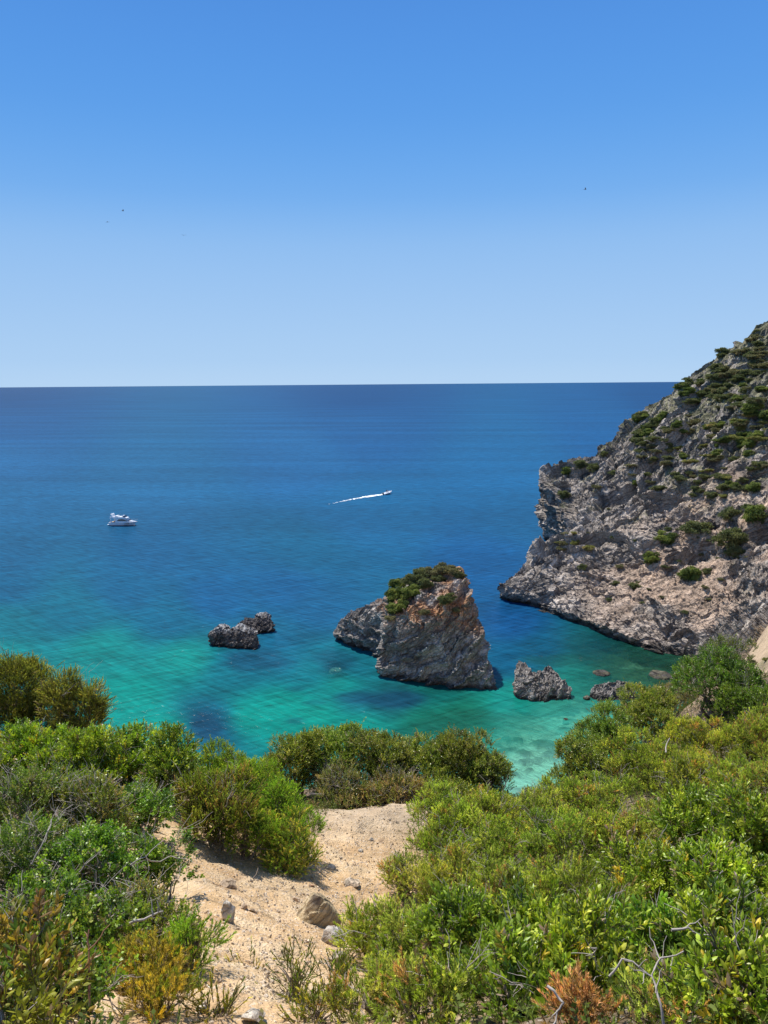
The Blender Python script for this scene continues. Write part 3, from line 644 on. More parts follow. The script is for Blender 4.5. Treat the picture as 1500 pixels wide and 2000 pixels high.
dp = np.minimum(dpoly(q, _poly), dpoly(q, _poly2)); P3 = HV
pm = sstep(1.35, .75, dp + .5 * fbm(P3 / .7 + 4, 3))
hc = np.tile(np.array([.20, .145, .095]), (len(q), 1))
hc = mixc(hc, (.11, .095, .045), sstep(0, .4, fbm(P3 / .5 + 60, 3)) * .7)
pc = mixc(np.tile(np.array([.55, .37, .195]), (len(q), 1)), (.66, .49, .295), sstep(-.2, .35, fbm(P3 / .55 + 20, 4)))
pc = mixc(pc, (.40, .24, .115), sstep(.1, .45, fbm(P3 / .35 + 33, 4)) * .6)
pc = mixc(pc, (.60, .47, .32), sstep(9.0, 10.2, q[:, 1]) * .7)
hc = hc * (1 - pm[:, None]) + pc * pm[:, None]
far = sstep(16, 30, np.hypot(q[:, 0], q[:, 1])); hc = mixc(hc, (.50, .365, .235), far * .9)
hc = mixc(hc, (.12, .12, .05), far * sstep(.05, .3, fbm(P3 / 5 + 7, 4)) * .7)
def soil_mat():
    m, nt = newmat('sandy_soil'); k = N(nt); co = k.n('NewGeometry').outputs['Position']; a = k.n('Attribute', attribute_name='Col').outputs['Color']
    n0 = k.noise(co, .45, 8, .65); n1 = k.noise(co, 3, 8, .7); n2 = k.noise(co, 26, 5, .7); vo = k.n('TexVoronoi'); vo.inputs['Scale'].default_value = 16; k.l(co, vo.inputs['Vector'])
    vo2 = k.n('TexVoronoi'); vo2.inputs['Scale'].default_value = 48; k.l(co, vo2.inputs['Vector'])
    c = k.mix(1.0, a, k.ramp(n1, [(.3, .75), (.5, 1.0), (.7, 1.18)]), 'MULTIPLY'); c = k.mix(1.0, c, k.ramp(n2, [(.3, .78), (.5, 1.0), (.7, 1.15)]), 'MULTIPLY')
    c = k.mix(k.math('MULTIPLY', k.ramp(vo2.outputs['Color'], [(.75, 0.0), (.85, 1.0)]), .5), c, (.66, .58, .48))
    c = k.mix(k.math('MULTIPLY', k.ramp(vo.outputs['Color'], [(.88, 0.0), (.92, 1.0)]), .5), c, (.30, .20, .13))
    c = k.mix(1.0, c, k.ramp(n0, [(.35, .72), (.5, 1.0), (.65, 1.12)]), 'MULTIPLY')
    h = k.math('ADD', k.math('ADD', k.math('MULTIPLY', n0, 5.0), k.math('MULTIPLY', n1, .6)), k.math('ADD', k.math('MULTIPLY', n2, .25), k.math('MULTIPLY', vo2.outputs['Distance'], -.15)))
    b = k.n('Bump'); b.inputs['Distance'].default_value = .07; k.l(h, b.inputs['Height'])
    p = k.n('BsdfPrincipled'); p.inputs['Roughness'].default_value = .95; p.inputs['Specular IOR Level'].default_value = .1
    k.l(c, p.inputs['Base Color']); k.l(b.outputs[0], p.inputs['Normal']); o = k.n('OutputMaterial'); k.l(p.outputs[0], o.inputs[0]); return m
M_soil = soil_mat()
tag(obj('hillside', mesh_np('hillside', HV, grid_faces(len(hx), len(hy)), M_soil, hc, True)), kind='structure')
GB = BVHTree.FromPolygons([Vector(v) for v in HV], grid_faces(len(hx), len(hy)).tolist())
def gz(x, y): return float(ground(np.array([[x, y]]))[0])

# ------------------------------------------------------------------ foliage
def sprig(nl, L, ll, lw, seed, pitch=55, full=False, jitter=.35, twig=True, spread=.0, needle=False):
    r = np.random.RandomState(seed); V, F, K = [], [], []   # K: 0 leaf, 1 twig ; leaf brightness in second column
    def add(v, f, k): o = sum(len(x) for x in V); V.append(np.array(v)); F.append(np.array(f) + o); K.append(np.array([k] * len(v)))
    bend = r.normal(size=2) * L * .18
    def ax(t): return np.array([bend[0] * t * t, bend[1] * t * t, L * t])
    for i in range(nl):
        t = (i + .6) / nl if not needle else r.rand() ** .8; t = min(t, 1)
        az = i * 2.4 + r.normal() * .3; p = R(pitch * (1.05 - .55 * t) + r.normal() * 10)
        d = np.array([math.sin(p) * math.cos(az), math.sin(p) * math.sin(az), math.cos(p)])
        s = np.array([-math.sin(az), math.cos(az), 0]); roll = r.normal() * .5; n = np.cross(d, s); s2 = s * math.cos(roll) + n * math.sin(roll); n2 = np.cross(d, s2)
        l = ll * (1 + r.normal() * jitter * .5) * (1 - .25 * t); ww = lw * (1 + r.normal() * jitter * .4) * .5; b = ax(t); br = max(.55, 1 + r.normal() * .2)
        if needle: add([b - s2 * ww, b + s2 * ww, b + d * l], [[0, 1, 2]], (0, br * (.55 + .85 * t)))
        elif full:
            f_ = ww * .35
            add([b, b + d * l * .38 + s2 * ww - n2 * f_, b + d * l * .38 - s2 * ww - n2 * f_, b + d * l * .4, b + d * l * .75 + s2 * ww * .75 - n2 * f_ * 1.3, b + d * l * .75 - s2 * ww * .75 - n2 * f_ * 1.3, b + d * l - n2 * f_ * 1.6],
                [[0, 1, 3], [0, 3, 2], [3, 1, 4], [3, 5, 2], [3, 4, 6], [3, 6, 5]], (0, br))
        else:
            add([b, b + d * l * .5 + s2 * ww, b + d * l, b + d * l * .5 - s2 * ww], [[0, 1, 2], [0, 2, 3]], (0, br))
    if twig:
        for j in range(2):
            a_, b_ = ax(j * .5), ax(j * .5 + .5); w_ = L * .018
            add([a_ + [w_, 0, 0], a_ + [-w_ * .5, w_, 0], a_ + [-w_ * .5, -w_, 0], b_ + [w_ * .6, 0, 0], b_ + [-w_ * .3, w_ * .6, 0], b_ + [-w_ * .3, -w_ * .6, 0]],
                [[0, 1, 4], [0, 4, 3], [1, 2, 5], [1, 5, 4], [2, 0, 3], [2, 3, 5]], (1, 1))
    return np.concatenate(V), np.concatenate(F), np.concatenate(K)
def frames(D, r):
    D = ptnorm(D); a = ptnorm(r.normal(size=D.shape)); X_ = ptnorm(np.cross(a, D)); Y_ = np.cross(D, X_); return np.stack([X_, Y_, D], -1)
def scatter(T, P, D, sc, colr, r, twigc=(.20, .15, .10)):
    Vs, Fs, Cs, off = [], [], [], 0; pick = r.randint(len(T), size=len(P)); Fr = frames(D, r)
    for j, (tv_, tf, tk) in enumerate(T):
        m = np.where(pick == j)[0]
        if not len(m): continue
        V = np.einsum('nij,vj->nvi', Fr[m], tv_) * sc[m, None, None] + P[m, None, :]
        c = colr[m, None, :] * tk[None, :, 1:2]; c = np.where(tk[None, :, 0:1] > .5, np.array(twigc), c)
        n_, k_ = V.shape[:2]; Vs.append(V.reshape(-1, 3)); Cs.append(c.reshape(-1, 3))
        Fs.append((tf[None] + (np.arange(n_) * k_)[:, None, None]).reshape(-1, 3) + off); off += n_ * k_
    return np.concatenate(Vs), np.concatenate(Fs), np.clip(np.concatenate(Cs), 0, 1)
def crown_pts(rx, ry, rz, n, r, nl=10, lump=.45, tuft=None):
    """points and outward normals on a cluster of lumps filling an ellipsoid"""
    e = np.array([rx, ry, rz]); c = ptnorm(r.normal(size=(nl, 3))) * (r.rand(nl, 1) ** .45) * (1 - lump) ; c[:, 2] = c[:, 2] * .95
    rl = lump * (.75 + .5 * r.rand(nl)); w_ = rl ** 2 / (rl ** 2).sum(); k = r.choice(nl, size=n, p=w_)
    d = ptnorm(r.normal(size=(n, 3))); d[:, 2] = np.where(d[:, 2] < -.35, -d[:, 2], d[:, 2])
    sh = np.where(r.rand(n) < .72, 1 - .1 * r.rand(n), .5 + .4 * r.rand(n)); p = c[k] + d * (rl[k] * sh)[:, None]
    inside = np.zeros(n)
    for j in range(nl): inside += (np.linalg.norm(p - c[j], axis=1) < rl[j] * .72) & (k != j)
    keep = (inside < 1) | (r.rand(n) < .06)
    p, d, k = p[keep] * e, ptnorm(d[keep] / e), k[keep]
    if tuft:
        per, rad = tuft; m = max(6, len(p) // per); ti = r.choice(len(p), m, replace=False); own = r.randint(m, size=len(p))
        dj = ptnorm(r.normal(size=(len(p), 3)) + d[ti][own] * .9)
        p2 = p[ti][own] + dj * (rad * (.35 + .75 * r.rand(len(p))))[:, None]; d2 = ptnorm(dj * .8 + d[ti][own] * .5); loose = r.rand(len(p)) < .15
        p = np.where(loose[:, None], p, p2); d = np.where(loose[:, None], d, d2); k = np.where(loose, k, own + nl)
    return p, d, k, c * e
def tubes(paths, sides=4):
    """paths: list of (points, r0, r1)"""
    Vs, Fs, off = [], [], 0; an = np.arange(sides) * 2 * math.pi / sides
    for pts, r0, r1 in paths:
        pts = np.asarray(pts); t = ptnorm(np.gradient(pts, axis=0)); a = np.array([.3, .9, .2]) if abs(t[0] @ [.3, .9, .2]) < .8 else np.array([.9, -.3, .2])
        x = ptnorm(np.cross(t, a)); y = np.cross(t, x); rr = np.linspace(r0, r1, len(pts))[:, None, None]
        V = pts[:, None, :] + rr * (x[:, None, :] * np.cos(an)[None, :, None] + y[:, None, :] * np.sin(an)[None, :, None])
        n = len(pts); i = np.arange(n * sides).reshape(n, sides); j = np.roll(i, -1, 1)
        F = np.stack([i[:-1], j[:-1], j[1:], i[1:]], -1).reshape(-1, 4); Vs.append(V.reshape(-1, 3)); Fs.append(F + off); off += n * sides
    return np.concatenate(Vs), np.concatenate(Fs)
def wig(a, b, r, n=6, amt=.12):
    a, b = np.asarray(a, float), np.asarray(b, float); t = np.linspace(0, 1, n)[:, None]; L = np.linalg.norm(b - a)
    w_ = np.cumsum(r.normal(size=(n, 3)), 0) * L * amt / math.sqrt(n); w_ -= t * w_[-1]; return a + (b - a) * t + w_
M_leaf = leaf_mat('glossy_leaves', .30, .38, .5, 3.0); M_needle = leaf_mat('fine_leaves', .32, .6, .2, 3.0)
M_wood = simple_mat('grey_bark', (.20, .16, .125), .9, .1, 20, .35, bump=.004)
M_twig = simple_mat('dry_twig', (.42, .37, .32), .9, .1, 12, .3, bump=.002)
# kind: templates, sprigs per m2, palette [(weight, colour)], lumps, lump size, material, twigs (bare), sprig scale
G1 = [(.40, (.125, .215, .026)), (.36, (.20, .31, .04)), (.16, (.31, .40, .075)), (.03, (.38, .33, .05)), (.05, (.05, .10, .02))]
GO = [(.38, (.14, .205, .035)), (.32, (.20, .275, .055)), (.22, (.31, .35, .11)), (.1, (.06, .10, .02))]
GN = [(.34, (.21, .30, .06)), (.31, (.30, .39, .10)), (.18, (.42, .48, .16)), (.11, (.10, .16, .035)), (.06, (.40, .26, .15))]
GJ = [(.42, (.17, .205, .055)), (.3, (.24, .265, .08)), (.18, (.33, .32, .12)), (.1, (.09, .11, .035))]
T_b = [sprig(11, .12, .046, .0150, s, 46, True) for s in range(5)]
T_s = [sprig(12, .085, .021, .014, s + 10, 60) for s in range(5)]
T_r = [sprig(9, .08, .024, .019, s + 15, 65) for s in range(5)]
T_n = [sprig(30, .085, .027, .0042, s + 20, 46, needle=True) for s in range(5)]
T_j = [sprig(40, .12, .026, .006, s + 30, 38, needle=True) for s in range(5)]
T_m = [sprig(18, .11, .030, .0055, s + 40, 40, needle=True) for s in range(4)]
KIND = {
 'mastic': (T_b, 560, G1, 18, .31, M_leaf, 10), 'mastic_yellow': (T_b, 560, [(.4, (.10, .19, .025)), (.4, (.22, .30, .05)), (.2, (.06, .11, .02))], 12, .36, M_leaf, 4),
 'mastic_dry': (T_b, 420, [(.3, (.09, .15, .03)), (.35, (.20, .22, .05)), (.15, (.34, .24, .08)), (.15, (.20, .12, .08))], 10, .4, M_leaf, 16),
 'oak': (T_s, 1250, GO, 22, .29, M_leaf, 6), 'tall_oak': (T_s, 1100, [(.55, (.075, .14, .022)), (.3, (.12, .22, .03)), (.15, (.20, .30, .06))], 14, .36, M_leaf, 14),
 'dry_tall': (T_s, 420, [(.5, (.16, .20, .05)), (.5, (.10, .14, .03))], 12, .36, M_leaf, 60),
 'dry_oak': (T_s, 650, [(.35, (.20, .215, .09)), (.35, (.14, .19, .055)), (.3, (.28, .24, .15))], 12, .36, M_leaf, 26),
 'small_leaf': (T_r, 850, [(.46, (.10, .19, .025)), (.3, (.17, .28, .04)), (.16, (.29, .37, .09)), (.08, (.05, .09, .02))], 20, .28, M_leaf, 22),
 'twiggy': (T_s, 900, [(.5, (.12, .20, .035)), (.3, (.20, .27, .06)), (.2, (.28, .27, .12))], 13, .34, M_leaf, 42),
 'needle': (T_n, 1250, GN, 30, .235, M_needle, 12), 'juniper': (T_j, 1250, GJ, 22, .30, M_needle, 10),
 'brown_juniper': (T_j, 1100, [(.5, (.19, .26, .055)), (.3, (.27, .31, .08)), (.2, (.30, .22, .12))], 15, .3, M_needle, 26),
 'rosemary': (T_n, 1400, [(.48, (.15, .27, .04)), (.35, (.23, .36, .055)), (.17, (.31, .38, .09))], 13, .34, M_needle, 6),
 'rosemary_yellow': (T_n, 1300, [(.45, (.16, .26, .04)), (.25, (.24, .33, .06)), (.3, (.48, .42, .13))], 13, .34, M_needle, 8),
 'heath_yellow': (T_n, 1300, [(.35, (.20, .26, .05)), (.35, (.38, .32, .07)), (.3, (.28, .23, .08))], 12, .34, M_needle, 8),
 'rust': (T_n, 1900, [(.7, (.46, .27, .20)), (.3, (.36, .25, .18))], 8, .36, M_needle, 5),
 'low_plant': (T_m, 520, [(.5, (.14, .19, .03)), (.3, (.34, .31, .07)), (.2, (.09, .14, .03))], 10, .4, M_needle, 3),
}
FOL = np.array([1.50, 1.36, .88])
TUFT = {'needle': (26, .075), 'juniper': (24, .12), 'rosemary': (16, .07), 'brown_juniper': (18, .08), 'mastic': (6, .05), 'low_plant': (5, .04)}
def make_shrub(name, kind, c, rx, ry, rz, label, seed, group=None, size=1.0, cat='shrub'):
    T, dens, pal, nl, lump, mat, nt_ = KIND[kind]; r = np.random.RandomState(seed)
    area = 4 * math.pi * ((rx * ry) ** 1.6 / 3 + (rx * rz) ** 1.6 / 3 + (ry * rz) ** 1.6 / 3) ** (1 / 1.6)
    n = int(dens * area * .95 / size ** 2) + 12
    p, d, k, lc = crown_pts(rx, ry, rz, n, r, nl, lump, TUFT.get(kind, (9, .05)))
    g = gz(c[0], c[1]); base = np.array([c[0], c[1], min(g, c[2] - rz * .3)]); rel = c - base
    D = d * .75 + np.array([0, 0, .75]) + r.normal(size=d.shape) * .32
    pw = np.array([w_ for w_, _ in pal]); pw /= pw.sum(); pc_ = np.array([q_ for _, q_ in pal]) * FOL
    lumpcol = r.choice(len(pal), size=nl + len(p), p=pw); lumpb = 1 + r.normal(size=nl + len(p)) * .12; pick = np.where(r.rand(len(p)) < .6, lumpcol[k], r.choice(len(pal), size=len(p), p=pw))
    col = pc_[pick] * (lumpb[k][:, None] + r.normal(size=(len(p), 1)) * .10)
    sht = r.rand(len(p)) < .05; p[sht] *= 1 + .22 * r.rand(sht.sum(), 1); D[sht] += d[sht]; dead = (r.rand(len(p)) < .045); col[dead] = np.array([.30, .23, .15]) * (.7 + .6 * r.rand(dead.sum(), 1)); col = col * (1 + r.normal() * .07) * (1 + r.normal(size=3) * [.06, .03, .05])
    V, F, Cc = scatter(T, p + rel, D, size * (1 + r.normal(size=len(p)) * .18).clip(.5, 1.6), col, r)
    root = empty(name, base, label, cat, group)
    obj('foliage', mesh_np(name + '_foliage', V, F, mat, Cc), root)
    paths = []; 
    for j in range(min(nl, 12)):
        paths.append((wig([r.normal() * rx * .12, r.normal() * rx * .12, -.12], rel + lc[j] * .9, r, 7, .13), .02 * max(rz, .25) / .4, .004))
        for q_ in range(3):
            s_ = paths[-1 - q_][0][3 + q_]; paths.append((wig(s_, rel + lc[j] + r.normal(size=3) * [rx, ry, rz] * .28, r, 5, .1), .007, .002))
    V, F = tubes(paths, 5); obj('stems', mesh_np(name + '_stems', V, F, M_wood, None, True), root)
    if nt_ >= 10:      # bare dry twigs sticking out of the crown
        paths = []
        for j in range(int(nt_ * max(.5, min(2, area)))):
            i = r.randint(len(p)); a = p[i] * .5 + rel; L = np.linalg.norm(p[i]) * .5 + (.08 + .14 * r.rand()) * (1 + .4 * (rz > .6)); dd_ = ptnorm(d[i] + np.array([0, 0, .5]) + r.normal(size=3) * .5)
            m_ = wig(a, a + dd_ * L, r, 6, .16); paths.append((m_, .0042, .0016))
            for q_ in (2, 3, 4): paths.append((wig(m_[q_], m_[q_] + ptnorm(dd_ + r.normal(size=3) * .6) * L * .45, r, 4, .12), .0024, .0012))
        V, F = tubes(paths, 3); obj('dry_twigs', mesh_np(name + '_dry_twigs', V, F, M_twig, None, True), root)
    return root
NAMES = {'mastic': 'mastic_bush', 'mastic_yellow': 'mastic_bush', 'mastic_dry': 'mastic_bush', 'oak': 'oak_bush', 'tall_oak': 'oak_bush', 'dry_tall': 'oak_bush', 'dry_oak': 'dry_bush', 'small_leaf': 'buckthorn_bush',
         'twiggy': 'twiggy_bush', 'needle': 'juniper_bush', 'juniper': 'juniper_bush', 'brown_juniper': 'juniper_bush', 'rosemary': 'heath_bush', 'rosemary_yellow': 'heath_bush', 'heath_yellow': 'heath_bush', 'rust': 'dead_heath', 'low_plant': 'seedling'}
for i_, (kd, a, b, rx, ry, d, lb) in enumerate(SH):
    s_ = d / FPX; c = Pd(a, b, d); sz = 1.0 if d < 11 else 1.0 + (d - 11) * .045
    X1 = 1.3 if kd not in ('low_plant', 'rust') and lb[:6] != 'single' else 1.0; Z1 = 1.22 if X1 > 1.1 and not 1420 < b + ry * .1 < 1440 else 1.0
    make_shrub(NAMES[kd], kd, c, rx * s_ * X1, rx * s_ * X1 * .95, ry * s_ * Z1, lb, 100 + i_, 'bushes on the slope around the path', sz, 'plant' if kd == 'low_plant' else 'shrub')

# the same scrub goes on at both sides of the view: copies of bushes already grown
def copy_tree(o):
    c = o.copy(); C.objects.link(c)
    for ch in list(o.children):
        d_ = ch.copy(); C.objects.link(d_); d_.parent = c
    return c
grown = [o for o in C.objects if o.get('group') == 'bushes on the slope around the path' and o.name.startswith(('mastic', 'juniper', 'buckthorn', 'oak'))]
r = np.random.RandomState(21)
for side, n_ in ((1, 26), (-1, 14)):
    for q_ in range(n_):
        y_ = r.uniform(.8, 15); x_ = side * (y_ * .54 + .75 + r.rand() * 3.2); c = copy_tree(grown[r.randint(len(grown))])
        c.location = (x_, y_, gz(x_, y_) - .05); c.rotation_euler = (0, 0, r.rand() * 6.3); c['label'] = 'green bush of the thicket carrying on beside the view, ' + ('to the right' if side > 0 else 'to the left')
        c['group'] = 'bushes beside the view, ' + ('right' if side > 0 else 'left')
# ------------------------------------------------------------------ undergrowth between the bushes (nobody could count it)
r = np.random.RandomState(77)
uq = np.c_[r.uniform(-12, 15, 90000), r.uniform(.4, 21, 90000)]
uq = uq[(np.abs(uq[:, 0]) < uq[:, 1] * .56 + 1.0) | ((np.abs(uq[:, 0]) < uq[:, 1] * .56 + 4.5) & (r.rand(len(uq)) < .5))]
du = np.minimum(dpoly(uq, _poly), dpoly(uq, _poly2)); mk = (du > .55 + .35 * r.rand(len(uq))) & (fbm(np.c_[uq / .8, uq[:, 0] * 0 + 3], 3) > -.28)
mk &= r.rand(len(uq)) < .8
uq = uq[mk][:38000]; up_z = ground(uq)
pal = np.array([(.13, .18, .04), (.20, .26, .06), (.26, .24, .10), (.08, .11, .03), (.30, .21, .12)]); pk = r.choice(5, len(uq), p=[.35, .25, .15, .15, .10])
T_mix = T_n[:2] + T_s[:2]
V, F, Cc = scatter(T_mix, np.c_[uq, up_z + .01 + .10 * r.rand(len(uq))], np.c_[r.normal(size=(len(uq), 2)) * .6, np.ones(len(uq))], 1.15 + .4 * r.rand(len(uq)), pal[pk] * (1 + r.normal(size=(len(uq), 1)) * .15), r)
tag(obj('undergrowth', mesh_np('undergrowth', V, F, M_needle, Cc)), kind='stuff')

# ------------------------------------------------------------------ stones, gravel, dead wood on the path
def gstone(px, py):
    h = hit(GB, px, py); return np.array(h[0][:]) if h[0] else None
M_stone = rock_mat('path_stone', 9.0, (.4, .3, 0), bump=.35)
def stone_pts(w, d, h, r, n=16):
    a = ptnorm(r.normal(size=(n, 3))); a[:, 2] = np.abs(a[:, 2]) * 1.0 - .25; return a * np.array([w / 2, d / 2, h])
def make_stone(name, px, py, wpx, hpx, label, colr, seed, group=None, tilt=0, sub=4, cat='stone'):
    g = gstone(px, py + hpx * .25)
    dist = (g - CAM) @ _F; w_ = wpx * dist / FPX; h_ = hpx * dist / FPX; r = np.random.RandomState(seed)
    P = stone_pts(w_, w_ * .8, h_ * .75, r); V, F = hull_shape(P, sub)
    ct, st = math.cos(tilt), math.sin(tilt); Rm = np.array([[ct, 0, -st], [0, 1, 0], [st, 0, ct]]); V = V @ Rm.T
    Nn = vnormals(V, F); m = max(w_, .05)
    V = V + Nn * (m * (.07 * fbm(V / m * 2.2 + seed, 4) + .05 * (worley(V / m * 3.5 + seed)[2] - .5)))[:, None]
    c = np.tile(np.array(colr[0]), (len(V), 1)); c = mixc(c, colr[1], sstep(-.1, .35, fbm(V / m * 2.5 + seed + 9, 4))); 
    if len(colr) > 2: c = mixc(c, colr[2], sstep(.1, .4, fbm(V / m * 3 + seed + 29, 4)) * .8)
    V[:, 2] -= V[:, 2].min() + h_ * .12
    return tag(obj(name, mesh_np(name, V, F, M_stone, c, False), loc=tuple(g)), label, cat, group)
pale = [(.56, .50, .41), (.66, .60, .50), (.46, .33, .20)]; tan = [(.50, .36, .23), (.58, .46, .34)]; brown = [(.40, .31, .18), (.50, .40, .25), (.16, .125, .10)]; grey = [(.44, .40, .34), (.52, .48, .42), (.38, .28, .19)]
gs = 'loose stones on the sandy path'
make_stone('boulder', 620, 1776, 98, 98, 'round brown weathered boulder, largest stone on the path', brown, 5, gs, 0, 5, 'boulder')
make_stone('stone', 652, 1830, 66, 56, 'grey wedge-shaped stone touching the round brown boulder from below', grey, 8, gs, .5, 5)
make_stone('stone', 452, 1782, 42, 74, 'upright pale flaky stone on the left side of the path', pale, 13, gs, .25, 5)
make_stone('stone', 476, 1768, 18, 24, 'small tan stone leaning against the upright pale stone', tan, 19, gs, -.3)
make_stone('stone', 492, 1776, 24, 15, 'flat tan pebble right of the upright pale stone', tan, 21, gs)
make_stone('stone', 647, 1692, 20, 14, 'small white stone where the ledge drops, under the yellow-streaked bush', pale, 27, gs)
make_stone('stone', 688, 1722, 42, 22, 'flat cream stone embedded in the ledge edge above the boulder', [(.58, .46, .33), (.64, .54, .42)], 30, gs)
make_stone('stone', 578, 1756, 22, 20, 'brown stone just left above the round boulder', tan, 34, gs)
make_stone('stone', 725, 1638, 12, 9, 'tiny cream stone in the middle of the sandy ledge', pale, 38, gs)
make_stone('stone', 705, 1660, 14, 10, 'pale pebble on the ledge beside the yellow-streaked bush', pale, 41, gs)
make_stone('stone', 728, 1812, 30, 30, 'whitish stone half hidden by the small juniper beside the boulder', pale, 44, gs)
make_stone('stone', 660, 1880, 48, 50, 'tan slab leaning at the right path edge below the wedge-shaped stone', [(.52, .42, .31), (.60, .50, .39)], 49, gs, -.6, 5)
make_stone('stone', 378, 1912, 36, 42, 'grey-white stone at the foot of the narrow upright heath bush', pale, 52, gs, .3, 5)
make_stone('stone', 500, 1985, 70, 40, 'broad whitish stone at the bottom edge of the path', pale, 57, gs, 0, 5)
make_stone('stone', 345, 1945, 18, 14, 'small grey stone in the litter at lower left of the path', grey, 61, gs)
make_stone('stone', 395, 1970, 30, 18, 'pale flat stone near the bottom edge, left of the broad whitish stone', pale, 64, gs)
make_stone('stone', 610, 1730, 12, 9, 'little reddish stone on the slope above the boulder', [(.42, .26, .16), (.5, .33, .22)], 68, gs)
make_stone('stone', 432, 1838, 12, 8, 'little tan pebble below the upright pale stone', tan, 71, gs)
make_stone('stone', 545, 1868, 14, 9, 'little stone in the middle of the lower path', tan, 75, gs)
make_stone('stone', 820, 1555, 46, 16, 'pale rock lip at the far end of the sandy ledge', pale, 78, gs)
make_stone('stone', 905, 1572, 40, 20, 'pale rock showing between hedge foot and light green juniper', pale, 83, gs)
make_stone('stone', 448, 1725, 44, 22, 'low tan rock slab surfacing in the upper left of the path', [(.56, .42, .28), (.62, .49, .36)], 88, gs)
# gravel
gr_ = np.random.RandomState(9); t_ = gr_.rand(9000); seg = gr_.randint(len(_poly) - 1, size=9000); gq = _poly[seg] + (_poly[seg + 1] - _poly[seg]) * t_[:, None] + gr_.normal(size=(9000, 2)) * .5
sel = (fbm(np.c_[gq / .5, gq[:, 0] * 0], 3) > -.05) | (gr_.rand(9000) < .25); gq = gq[sel]
tv0, tf0 = ico(1); sz = .004 + .016 * gr_.rand(len(gq)) ** 3.5; gz_ = ground(gq)
Rr = frames(gr_.normal(size=(len(gq), 3)), gr_); V = np.einsum('nij,vj->nvi', Rr * sz[:, None, None] * np.array([1.0, .75, .5]), tv0 * (1 + gr_.normal(size=(len(tv0), 1)) * .12)) + np.c_[gq, gz_ + sz * .2][:, None, :]
n_ = len(gq); F = (tf0[None] + (np.arange(n_) * len(tv0))[:, None, None]).reshape(-1, 3); cc = np.array([.58, .47, .35]) * (1 + gr_.normal(size=(n_, 1)) * .2) ; cc = np.repeat(cc[:, None], len(tv0), 1).reshape(-1, 3)
tag(obj('gravel', mesh_np('gravel', V.reshape(-1, 3), F, M_soil, np.clip(cc, .05, .8))), kind='stuff')
# twig litter and dead leaves on the ground
r = np.random.RandomState(19); q_ = np.c_[r.uniform(-4, 3, 14000), r.uniform(2.5, 12, 14000)]; dq = np.minimum(dpoly(q_, _poly), dpoly(q_, _poly2)); q_ = q_[(dq < 1.3) & (r.rand(len(q_)) < np.clip(.06 + dq * .9, 0, 1) ** 1.5)]
tw = (np.array([[-.5, .02, 0], [-.5, -.02, 0], [0, .03, .06], [0, -.03, .06], [.5, .015, 0], [.5, -.015, 0]]), np.array([[0, 1, 3], [0, 3, 2], [2, 3, 5], [2, 5, 4]]), np.array([[0, 1.]] * 6))
lf = (np.array([[-.25, 0, 0], [0, .14, .03], [.25, 0, .02], [0, -.14, .03]]), np.array([[0, 1, 2], [0, 2, 3]]), np.array([[0, 1.]] * 4))
tw = (tw[0][:, [2, 1, 0]], tw[1], tw[2]); lf = (lf[0][:, [2, 1, 0]], lf[1], lf[2])
D_ = np.c_[r.normal(size=(len(q_), 2)), r.normal(size=len(q_)) * .12 + .03]; pk = np.array([(.30, .22, .15), (.42, .36, .28), (.20, .13, .08), (.40, .28, .13)])[r.randint(4, size=len(q_))]
V, F, Cc = scatter([tw, lf], np.c_[q_, ground(q_) + .008], D_, .04 + .05 * r.rand(len(q_)) ** 2, pk, r)
tag(obj('leaf_litter', mesh_np('leaf_litter', V, F, M_needle, Cc)), kind='stuff')
# dead wood
def branch(name, pts, rad, label, seed, forks=3, mat=None, sides=6):
    r = np.random.RandomState(seed); P = [Pd(*p) for p in pts]; full = []
    for a, b in zip(P[:-1], P[1:]):
        w__ = wig(a, b, r, 4, .07); full += list(w__[:-1])
    full.append(P[-1]); full = np.array(full); org = full[0].copy(); L = np.linalg.norm(full[-1] - full[0]); paths = [(full - org, rad, rad * .45)]
    for q_ in range(forks):
        i = r.randint(len(full) // 3, len(full) - 1); dr = ptnorm(ptnorm(full[-1] - full[0]) * .6 + r.normal(size=3) * .6); s_ = full[i] - org
        paths.append((wig(s_, s_ + dr * L * (.2 + .2 * r.rand()), r, 5, .1), rad * .55, rad * .2))
    V, F = tubes(paths, sides); tag(obj(name, mesh_np(name, V, F, mat or M_twig, None, True), loc=tuple(org)), label, 'branch')
branch('dead_branch', [(228,1812,4.75),(262,1800,4.7),(290,1792,4.75),(318,1780,4.85)], .011, 'thick pale dead branch lying across the dry twiggy bush at lower left', 3, 2)
branch('dead_branch', [(255,1692,5.6),(285,1672,5.6),(318,1642,5.7)], .006, 'thin straight pale twig slanting up out of the left thicket beside the path', 5, 1)
branch('dead_branch', [(285,1678,5.7),(330,1676,6.2),(375,1672,6.6)], .005, 'thin horizontal twig poking from the left thicket over the path', 6, 1)
branch('dead_branch', [(1068,1926,2.75),(1082,1935,2.73),(1092,1950,2.72),(1102,1960,2.7),(1088,1975,2.7),(1086,1992,2.68),(1070,2010,2.66)], .0055, 'crooked white branch at the bottom edge beside the rusty dead spray', 7, 2)
branch('dead_branch', [(1300,2010,2.6),(1292,1960,2.62),(1275,1905,2.7),(1288,1868,2.75),(1335,1858,2.8)], .005, 'forked bare twig rising above the bottom right bushes', 8, 4)
branch('dead_branch', [(1190,1905,2.9),(1215,1874,2.9),(1235,1878,2.9),(1270,1905,2.85)], .005, 'short knotty pale twig left of the forked bare twig', 9, 3)
branch('dead_branch', [(1310,1815,3.3),(1345,1812,3.3),(1365,1828,3.3),(1395,1825,3.3)], .006, 'gnarled pale branch among the glossy bushes at the right', 10, 3)
